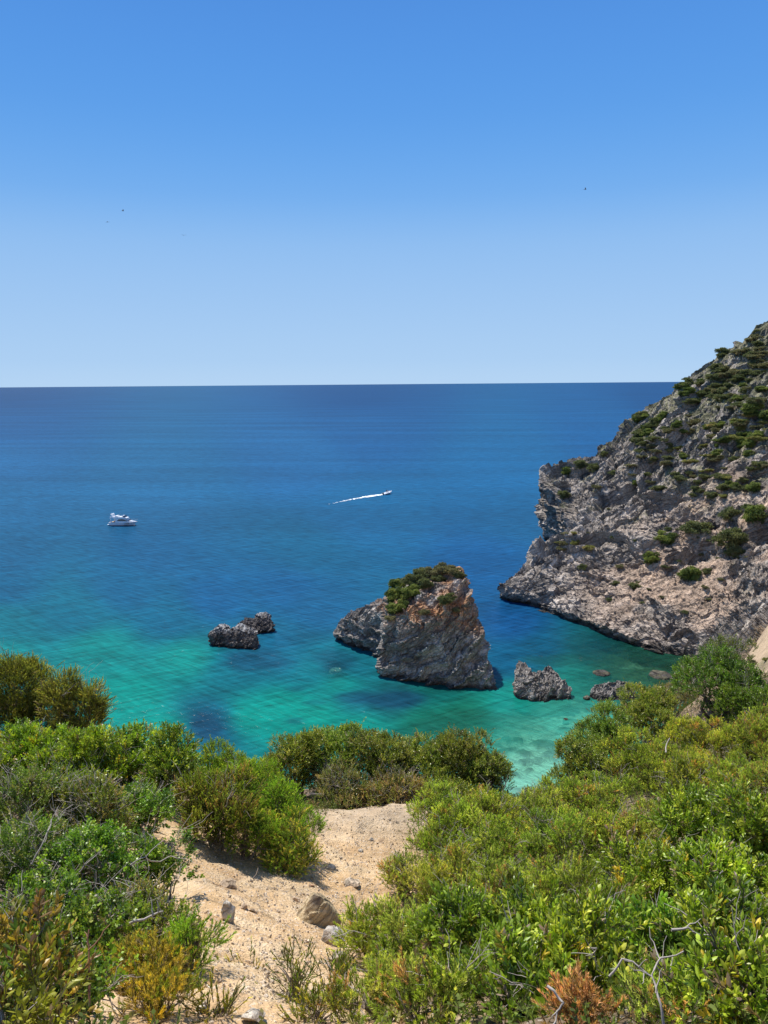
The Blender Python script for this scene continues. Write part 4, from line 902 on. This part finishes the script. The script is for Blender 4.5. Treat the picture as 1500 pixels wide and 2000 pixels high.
branch('dead_branch', [(1320,1478,12.2),(1350,1492,12.2),(1372,1505,12.2)], .014, 'silvery dead branch on the pale junipers high on the right slope', 11, 1)
branch('dead_branch', [(1300,1470,12.4),(1308,1442,12.6)], .014, 'short silvery snag sticking up from the pale junipers', 12, 0)
branch('dead_branch', [(920,1742,6.5),(945,1758,6.5),(962,1768,6.4)], .006, 'bare twig in the shadowed junipers right of the path', 14, 1)
branch('dead_branch', [(490,1720,8.0),(500,1708,8.1),(504,1695,8.2)], .008, 'short dark stick lying on the upper left part of the path', 15, 0, M_wood)
branch('dead_branch', [(172,1990,2.9),(176,1930,2.95),(172,1870,3.0),(174,1815,3.05)], .006, 'reddish upright bare stem in the bottom left thicket', 16, 2, simple_mat('red_stem', (.30, .15, .09), .8, .2, 10, .3))
branch('dead_branch', [(1395,1750,4.4),(1400,1720,4.4),(1412,1700,4.4)], .005, 'grey bare twig standing between the two glossy bushes at the right edge', 17, 2)
branch('dead_branch', [(60,1690,5.6),(85,1640,5.7),(100,1600,5.9)], .006, 'long grey upright twig in the left-edge thicket', 18, 4)
branch('dead_branch', [(140,1720,5.5),(165,1690,5.5),(200,1660,5.6)], .006, 'slanting grey twig in the middle of the left thicket', 19, 4)

# ------------------------------------------------------------------ scrub on the headland and on the stack: copies of four grown prototypes
def far_proto(seed, pal, nl, e=(1, 1, .8)):
    r = np.random.RandomState(seed); n = 2600; p, d, k, lc = crown_pts(*e, n, r, nl * 2, .24, None); nl = nl * 2; p = p * (1 + r.normal(size=(len(p), 1)) * .07)
    T = [sprig(6, .20, .13, .08, seed * 3 + j, 62, twig=False) for j in range(3)]
    pc_ = np.array(pal); col = np.array([1.38, 1.24, 1.35]) * pc_[r.randint(len(pal), size=nl)][k] * (1 + r.normal(size=(len(p), 1)) * .16)
    V, F, Cc = scatter(T, p + [0, 0, .38], d * .7 + [0, 0, .7] + r.normal(size=d.shape) * .3, .55 + .35 * r.rand(len(p)), col, r)
    V2, F2 = tubes([(wig([0, 0, -.25], lc[j] * .8 + [0, 0, .38], r, 4, .1), .045, .02) for j in range(min(nl, 7))], 4)
    return mesh_np('scrub_foliage', V, F, M_far, Cc), mesh_np('scrub_stems', V2, F2, M_wood, None, True)
M_far = leaf_mat('scrub_leaves', .18, .7, .15, .5)
protos = [far_proto(1, [(.12, .145, .06), (.09, .115, .05), (.16, .18, .075)], 12), far_proto(2, [(.13, .185, .045), (.18, .235, .06), (.09, .135, .04)], 14),
          far_proto(3, [(.16, .165, .085), (.13, .14, .07), (.21, .195, .11)], 10, (1.1, 1, .65)), far_proto(4, [(.24, .26, .08), (.19, .215, .065), (.29, .27, .11)], 10, (1.2, 1, .5))]
def far_shrub(bvh, px, py, rpx, kind, label, group, rot, flat=1.0):
    h = hit(bvh, px, py)
    if not h[0]: return None
    g = np.array(h[0][:]); s_ = rpx * ((g - CAM) @ _F) / FPX
    root = empty('scrub_bush', g - np.array([0, 0, s_ * .12]), label, 'shrub', group)
    root.rotation_euler = (0, 0, rot); root.scale = (s_ * rr.uniform(.85, 1.25), s_ * rr.uniform(.85, 1.2), s_ * flat * rr.uniform(.75, 1.15))
    obj('foliage', protos[kind][0], root); obj('stems', protos[kind][1], root)
    return root
named = [(1425,1048,32,0,'broad dark bush on the lower headland face, above the sandy slope'),(1365,1022,0,0,''),
 (1303,1048,24,1,'bright green bush on the headland face, upper of a touching pair'),(1272,1088,20,1,'bright green bush on the headland face, lower of a touching pair'),
 (1348,1122,24,1,'bright green bush alone in the middle of the pale scree'),(1382,1115,11,0,'small dark bush just right of the bush in the middle of the scree'),
 (1240,1143,13,0,'small round dark bush lowest on the scree'),(1435,1075,19,0,'dark bush with a long shadow on the right of the scree'),
 (1470,1003,27,1,'large bright green bush on the right edge of the headland, above the dark-shadowed bush'),(1362,1028,28,0,'wide flat dark bush on the ledge above the scree'),
 (1425,1000,24,0,'dark bush on the ledge left of the large bright one'),(1240,942,9,1,'small lone bush on the pale rock slabs'),
 (1105,918,15,1,'bright scrub patch at the seaward end of the headland ridge'),(1135,905,17,0,'dark scrub on the seaward ridge, middle of three'),(1160,912,16,0,'dark scrub on the seaward ridge, right of three'),
 (1178,886,9,0,'little dark bush standing up on the seaward ridge skyline'),(1100,965,13,0,'dark scrub on the seaward cliff face'),(1165,950,11,2,'olive scrub below the seaward ridge'),
 (1345,745,10,0,'dark bush on the skyline where the ridge meets the horizon'),(1392,716,9,0,'dark round bush on the skyline above the horizon'),
 (1100,1058,13,2,'olive scrub on top of the low promontory'),(1125,1060,12,3,'yellowish scrub on the low promontory'),(1150,1068,13,3,'yellowish scrub cushion right on the low promontory'),
 (1210,1105,8,2,'tiny olive bush on the lower slabs'),(1138,1108,9,0,'tiny dark bush on the flat pale slab of the promontory')]
rr = np.random.RandomState(3)
for px, py, rp_, kd, lb in named:
    if lb: far_shrub(HB, px, py + rp_ * .4, rp_ * .95, kd, lb, 'scrub bushes on the headland', rr.rand() * 6.3)
zones = [(1235,1310,800,870,30,11,0,1),(1330,1400,740,790,20,10,0,1),(1380,1500,690,800,46,12,0,2),(1440,1500,700,860,24,12,1,2),(1300,1420,810,900,26,9,2,1),(1400,1500,800,900,30,11,1,3),(1230,1330,850,930,22,9,0,2),
         (1320,1420,930,975,16,10,0,3),(1420,1500,880,960,14,12,0,1),(1350,1500,890,940,12,9,3,2),(1440,1500,640,720,16,9,2,0),(1090,1180,1040,1090,8,6,2,3),(1180,1500,960,1200,30,5,2,0),(1200,1300,890,960,8,8,2,0),(1290,1400,860,940,16,9,3,0)]
for x0, x1, y0, y1, n_, rad, ka, kb in zones:
    for q_ in range(int(n_ * .82)):
        far_shrub(HB, rr.uniform(x0, x1), rr.uniform(y0, y1), rad * (.7 + .9 * rr.rand()), ka if rr.rand() < .6 else kb, 'one of the many low scrub bushes covering the rocky headland', 'low scrub covering the headland', rr.rand() * 6.3, .72)
for q_, (px, py, rp_, kd) in enumerate([(775,1140,15,1),(790,1125,15,1),(808,1135,17,0),(825,1120,16,0),(845,1118,16,2),(865,1112,15,2),(885,1114,14,2),(897,1122,11,0),(770,1165,17,1),(790,1160,17,1),(812,1155,15,1),(832,1140,13,0),
        (770,1188,14,1),(788,1182,14,1),(762,1205,9,2),(868,1172,12,0),(880,1165,10,0),(830,1195,9,2),(760,1150,10,0),(890,1190,8,2),(855,1130,12,0)]):
    far_shrub(SB, px, py + 5, rp_ * 1.22, kd, 'one of the green bushes that together cap the tall sea stack', 'green bushes capping the sea stack', rr.rand() * 6.3)

for px, py, rp_, kd, lb in [(1492,1222,14,2,'dry olive tuft at the top of the sandy bank on the right edge'),(1478,1262,9,3,'small reddish tuft on the sandy bank at the right edge'),(1470,1300,12,2,'grey-green tuft low on the sandy bank behind the tallest bush'),(1496,1290,8,3,'tiny tuft at the very right edge of the sandy bank')]:
    far_shrub(GB, px, py, rp_, kd, lb, 'tufts on the sandy bank', rr.rand() * 6.3)
# ------------------------------------------------------------------ boats
M_white = simple_mat('white_gelcoat', (.82, .83, .84), .25, .5, 1.0, .03); M_glass = simple_mat('dark_glass', (.02, .025, .04), .08, .8, 1.0, .1)
M_grey = simple_mat('grey_trim', (.25, .26, .28), .4, .5, 2, .1); M_antifoul = simple_mat('dark_bottom', (.03, .04, .08), .6, .3, 2, .1); M_deck = simple_mat('teak_deck', (.40, .29, .18), .7, .2, 8, .2)
def loft(sections, closed=True):
    A = np.array(sections); n, k_ = A.shape[:2]; F = []
    for i in range(n - 1):
        for j in range(k_ - (0 if closed else 1)): F.append([i * k_ + j, (i + 1) * k_ + j, (i + 1) * k_ + (j + 1) % k_, i * k_ + (j + 1) % k_])
    return A.reshape(-1, 3), F, n, k_
def mesh_py(name, V, F, mat, bev=0, smooth=False):
    me = bpy.data.meshes.new(name); me.from_pydata([tuple(v) for v in V], [], [tuple(int(q) for q in f) for f in F]); me.materials.append(mat)
    bm = bmesh.new(); bm.from_mesh(me)
    if bev: bmesh.ops.bevel(bm, geom=bm.edges[:], offset=bev, segments=2, affect='EDGES')
    bmesh.ops.recalc_face_normals(bm, faces=bm.faces); bm.to_mesh(me); bm.free()
    for p in me.polygons: p.use_smooth = smooth
    return me
def capped(sections):
    V, F, n, k_ = loft(sections); F = F + [list(range(k_))[::-1], [(n - 1) * k_ + j for j in range(k_)]]; return V, F
def prism(pts_xz, y0, y1):
    n = len(pts_xz); V = [(x, y0, z) for x, z in pts_xz] + [(x, y1, z) for x, z in pts_xz]
    return V, [list(range(n)), list(range(n, 2 * n))[::-1]] + [[i, i + n, (i + 1) % n + n, (i + 1) % n] for i in range(n)]
def box(x0, x1, y0, y1, z0, z1): return prism([(x0, z0), (x1, z0), (x1, z1), (x0, z1)], y0, y1)
def taper(xs, hw, z0, z1, in_=.85):   # cabin-like body: half width hw(x), bottom z0, top z1(x)
    return capped([[(x, -hw(x), z0), (x, hw(x), z0), (x, hw(x) * in_, z1(x)), (x, -hw(x) * in_, z1(x))] for x in xs])
def hull_sections(L, B, fb, n=16):
    out = []
    for i in range(n):
        t = i / (n - 1); x = -L / 2 + L * t; w_ = B / 2 * (1 - max(0, (t - .45) / .55) ** 2.3) + .02; zd = fb * (1 + .28 * t * t); ch = w_ * (.92 - .45 * t * t); xk = x - (.10 * L * max(0, t - .7) / .3 if t > .7 else 0)
        out.append([(x, -w_, zd), (xk, -ch, .25 + .35 * t * t), (xk, -ch * .5, -.35 + .45 * t ** 3), (xk, 0, -.6 + .75 * t ** 3), (xk, ch * .5, -.35 + .45 * t ** 3), (xk, ch, .25 + .35 * t * t), (x, w_, zd)])
    return out
yp = PZ(243, 1026); 
yacht = empty('motor_yacht', (yp[0], yp[1], 0), 'white flybridge motor yacht lying still with dark cabin windows on the left of the bay', 'yacht'); yacht.rotation_euler = (0, 0, R(-8))
L = 12.0; obj('hull', mesh_py('hull', *capped(hull_sections(11.4, 3.7, 1.35)), M_white), yacht)
obj('bottom_paint', mesh_py('bottom_paint', *capped([[(x, -w_, .16), (x, -w_ * .9, -.45), (x, w_ * .9, -.45), (x, w_, .16)] for x, w_ in ((-5.72, 1.72), (-2, 1.74), (2, 1.45), (4.2, .7), (4.75, .2))]), M_antifoul), yacht)
obj('swim_platform', mesh_py('swim_platform', *box(-6.6, -5.68, -1.6, 1.6, .3, .48), M_white, .05), yacht)
tender = obj('tender', mesh_py('tender', *capped([[(x, -.5 * w_, .5), (x, -.6 * w_, .8), (x, .6 * w_, .8), (x, .5 * w_, .5)] for x, w_ in ((-6.55, .5), (-6.45, 1), (-5.95, 1), (-5.8, .6))]), M_grey), yacht)
obj('foredeck', mesh_py('foredeck', *taper([.6, 2, 3.4, 4.6, 5.2], lambda x: 1.5 - max(0, x - 1) * .26, 1.45, lambda x: 2.15 - (x - .6) * .10, .75), M_white), yacht)
cab = obj('cabin', mesh_py('cabin', *taper([-3.0, -2.0, -.5, .8, 2.3], lambda x: 1.55 - max(0, x) * .1, 1.4, lambda x: (3.0 if x < 1 else 2.25), .82), M_white), yacht)
for s_ in (-1, 1):
    yy = s_ * 1.50
    Vw, Fw = prism([(-2.5, 1.92), (-1.6, 2.62), (-.2, 2.78), (.9, 2.6), (2.0, 1.98)], yy - .06, yy + .06); Vw = [(a, b - s_ * (c - 1.9) * .13, c) for a, b, c in Vw]
    obj('side_window', mesh_py('side_window', Vw, Fw, M_glass), cab)
    obj('hull_window', mesh_py('hull_window', *prism([(.6, .78), (.9, .98), (2.6, 1.08), (2.9, .92)], s_ * 1.60 - .12, s_ * 1.60 + .12), M_glass), yacht)
    Vr, Fr_ = tubes([(np.array([(-4.9, s_ * 1.7, 1.35), (-4.9, s_ * 1.68, 1.9), (-3.2, s_ * 1.7, 1.95)]), .03, .03)], 5); obj('cockpit_rail', mesh_py('cockpit_rail', Vr, Fr_, M_grey, 0, True), yacht)
    Vr, Fr_ = tubes([(np.array([(1.6, s_ * 1.45, 1.7), (1.8, s_ * 1.45, 2.35), (3.6, s_ * 1.05, 2.45), (5.1, s_ * .45, 2.5), (5.9, 0, 2.5)]), .025, .025)] + [(np.array([(x, s_ * w_, 1.6), (x, s_ * w_, 2.4)]), .02, .02) for x, w_ in ((2.8, 1.25), (4.2, .8), (5.2, .4))], 5)
    obj('bow_rail', mesh_py('bow_rail', Vr, Fr_, M_grey, 0, True), yacht)
    obj('arch_leg', mesh_py('arch_leg', *prism([(-4.9, 1.35), (-4.4, 1.35), (-4.9, 3.05), (-5.3, 3.05)], s_ * 1.5 - .08, s_ * 1.5 + .08), M_white), yacht)
obj('windscreen', mesh_py('windscreen', *capped([[(1.0, -1.2, 2.75), (1.0, 1.2, 2.75), (1.02, 1.2, 2.85), (1.02, -1.2, 2.85)], [(2.45, -1.32, 2.1), (2.45, 1.32, 2.1), (2.4, 1.3, 2.22), (2.4, -1.3, 2.22)]]), M_glass), yacht)
fb_ = obj('flybridge', mesh_py('flybridge', *taper([-5.2, -4, -2, .2, 1.7], lambda x: 1.5 - max(0, x + 1) * .12, 2.98, lambda x: 3.55 if x < .5 else 3.15, .95), M_white), yacht)
obj('seat', mesh_py('seat', *box(-3.4, -2.2, -1.1, 1.1, 3.53, 3.95), M_white, .06), fb_); obj('console', mesh_py('console', *prism([(-.6, 3.5), (.6, 3.5), (.2, 4.1), (-.3, 4.1)], -.6, .6), M_white), fb_)
obj('screen', mesh_py('screen', *prism([(.35, 3.52), (.9, 3.52), (.3, 4.0), (.22, 4.0)], -1.2, 1.2), M_glass), fb_)
obj('radar_arch', mesh_py('radar_arch', *prism([(-4.8, 3.5), (-4.3, 3.5), (-4.6, 4.6), (-5.0, 4.7)], -1.35, 1.35), M_white, .04), yacht)
V_, F_ = tubes([(np.array([(-1.2, .1, 3.5), (-1.25, .1, 5.0)]), .04, .02), (np.array([(-1.5, -.5, 3.5), (-1.55, -.5, 5.4)]), .03, .015)], 5); obj('aerial', mesh_py('aerial', V_, F_, M_grey, 0, True), yacht)
obj('cockpit_floor', mesh_py('cockpit_floor', *box(-5.5, -3.02, -1.5, 1.5, 1.36, 1.40), M_deck), yacht)

bp = PZ(757, 965); bdir = ptnorm((PZ(765, 961) - PZ(652, 981)) * [1, 1, 0]); ang = math.atan2(bdir[1], bdir[0])
rib = empty('speedboat', (bp[0], bp[1], 0), 'small white speedboat racing away, trailing a long white wake', 'speedboat'); rib.rotation_euler = (R(0), R(-4), ang)
obj('hull', mesh_py('hull', *capped([[(x * .62, y * .62, z * .62 + .15) for x, y, z in s_] for s_ in hull_sections(10.4, 3.6, 1.0)]), M_white), rib)
obj('console', mesh_py('console', *prism([(-.3, .75), (.6, .75), (.35, 1.6), (-.1, 1.6)], -.4, .4), M_white, .03), rib)
obj('windscreen', mesh_py('windscreen', *prism([(.3, 1.55), (.55, 1.5), (.25, 1.95), (.2, 1.95)], -.4, .4), M_glass), rib)
eng = obj('outboard_motor', mesh_py('outboard_motor', *capped([[(-3.6, -.22, .3), (-3.6, .22, .3), (-3.2, .22, .3), (-3.2, -.22, .3)], [(-3.8, -.3, .9), (-3.8, .3, .9), (-3.1, .3, .9), (-3.1, -.3, .9)], [(-3.7, -.22, 1.35), (-3.7, .22, 1.35), (-3.2, .22, 1.35), (-3.2, -.22, 1.35)]]), M_glass), rib)
obj('side_tube', mesh_py('side_tube', *tubes([(np.array([(-3.2, -1.15, .75), (0, -1.2, .8), (1.8, -.9, .95), (3.1, -.1, 1.15)]), .2, .14)], 8), M_white, 0, True), rib)
obj('side_tube', mesh_py('side_tube', *tubes([(np.array([(-3.2, 1.15, .75), (0, 1.2, .8), (1.8, .9, .95), (3.1, .1, 1.15)]), .2, .14)], 8), M_white, 0, True), rib)
def person(name, loc, hgt, mat_s, label, seat=False):
    # one continuous skinned figure, standing at the wheel
    me = bpy.data.meshes.new(name); h = hgt
    J = [(0, 0, .53), (0, 0, .68), (.03, 0, .82), (.03, 0, .88), (.04, 0, .96), (0, .09, .50), (.02, .10, .27), (0, .10, .02), (0, -.09, .50), (.02, -.10, .27), (0, -.10, .02),
         (.02, .12, .80), (.12, .16, .66), (.26, .10, .64), (.02, -.12, .80), (.12, -.16, .66), (.26, -.10, .64)]
    E = [(0, 1), (1, 2), (2, 3), (3, 4), (0, 5), (5, 6), (6, 7), (0, 8), (8, 9), (9, 10), (2, 11), (11, 12), (12, 13), (2, 14), (14, 15), (15, 16)]
    rad = [.085, .08, .085, .035, .062, .055, .04, .03, .055, .04, .03, .04, .028, .022, .04, .028, .022]
    me.from_pydata([(a * h, b * h, c * h) for a, b, c in J], E, []); o = obj(name, me, loc=loc); m = o.modifiers.new('skin', 'SKIN')
    for v, q_ in zip(me.skin_vertices[0].data, rad): v.radius = (q_ * h, q_ * h)
    me.skin_vertices[0].data[0].use_root = True; o.modifiers.new('sub', 'SUBSURF').levels = 2; me.materials.append(mat_s); return tag(o, label, 'person')
pp = Matrix.Rotation(ang, 3, 'Z') @ Vector((-.9, 0, 0)); pr = person('person', (bp[0] + pp.x, bp[1] + pp.y, .72), 1.72, simple_mat('dark_clothes', (.05, .045, .06), .8, .2, 5, .2), 'person in dark clothes standing at the wheel of the small white speedboat'); pr.rotation_euler = (0, 0, ang)
# wake: churned foam lying on the sea behind the boat
M_foam = simple_mat('foam', (.85, .9, .92), .9, .2, 1.5, .1, bump=.1)
a0, a1 = PZ(762, 964), PZ(640, 985); n_ = 420; m_ = 26; tt = np.linspace(0, 1, n_); WV = np.zeros((n_, m_, 3)); curve = np.array([a0[:2] * (1 - t) + a1[:2] * t + np.array([0, 3.0]) * math.sin(math.pi * t) for t in tt]); nn = np.array([-bdir[1], bdir[0]])
wd = .7 + 1.9 * np.clip(tt * 3, 0, 1) * (1 - tt * .75)
for j in range(m_): WV[:, j, :2] = curve + nn * ((j / (m_ - 1) - .5) * 2 * wd)[:, None] + fbm(np.c_[curve / 2.5, curve[:, 0] * 0 + j], 3)[:, None] * .35
fl = WV.reshape(-1, 3); u_ = np.repeat(np.linspace(-1, 1, m_)[None], n_, 0).ravel(); t_ = np.repeat(tt, m_)
dens = 1.7 * fbm(np.c_[fl[:, :2] / np.array([1.5, .9]), fl[:, 0] * 0 + 4], 4) + np.where(t_ < .45, .55 - .6 * np.abs(np.abs(u_) - .45) - .1 * u_ ** 2, .42 - .9 * np.abs(u_ + .1)) + .35 * (1 - t_) - .25 * sstep(.7, 1, t_)
fl[:, 2] = .03 + .10 * np.clip(dens, 0, 1) + .25 * np.exp(-t_ * 40)
Fw = grid_faces(n_, m_); kp = dens[Fw].mean(1) > .27; Fw = Fw[kp]
fo = fl.mean(0) * [1, 1, 0]; tag(obj('boat_wake', mesh_np('boat_wake', fl - fo, Fw, M_foam, None, True), loc=tuple(fo)), kind='stuff')

# ------------------------------------------------------------------ gulls
M_gull = simple_mat('gull_feathers', (.12, .12, .14), .8, .2, 3, .1)
def gull(px, py, d, label, yaw, flap):
    r = np.random.RandomState(int(px)); root = empty('gull', Pd(px, py, d), label, 'bird', 'gulls in the sky')
    root.rotation_euler = (0, 0, yaw)
    V, F = tubes([(np.array([(-.26, 0, 0), (-.16, 0, .005), (-.02, 0, .01), (.12, 0, .015), (.2, 0, .02), (.27, 0, .015)]), .02, .02)], 8); V = V.reshape(6, 8, 3); 
    for i, k_ in enumerate((.5, 1.6, 3.0, 2.6, 1.8, .3)): c_ = V[i].mean(0); V[i] = c_ + (V[i] - c_) * k_
    obj('body', mesh_py('gull_body', V.reshape(-1, 3), F, M_gull, 0, True), root)
    for s_ in (-1, 1):
        sec = [(.0, .10, .0), (.3, .085, flap * .3), (.6, .05, flap * .25), (.72, .012, flap * .1)]
        A = [[(.06 - .25 * y * y + cw, s_ * y, z), (.06 - .25 * y * y, s_ * y, z + .014), (.06 - .25 * y * y - cw, s_ * y, z), (.06 - .25 * y * y, s_ * y, z - .006)] for y, cw, z in sec]
        obj('wing', mesh_py('gull_wing', *capped(A), M_gull), root)
    V, F = prism([(-.24, -.008), (-.40, -.004), (-.40, .004), (-.24, .008)], -.05, .05); obj('tail', mesh_py('gull_tail', V, F, M_gull), root)
gull(240, 412, 170, 'dark gull high over the yacht, uppermost of the three on the left', .4, .9)
gull(210, 433, 210, 'faint gull just below and left of the uppermost left-hand one', 1.2, -.6)
gull(359, 460, 200, 'gull lowest and farthest right of the three on the left', 2.0, .7)
gull(1143, 370, 150, 'pale speck of a gull alone in the right half of the sky', -.3, .8)
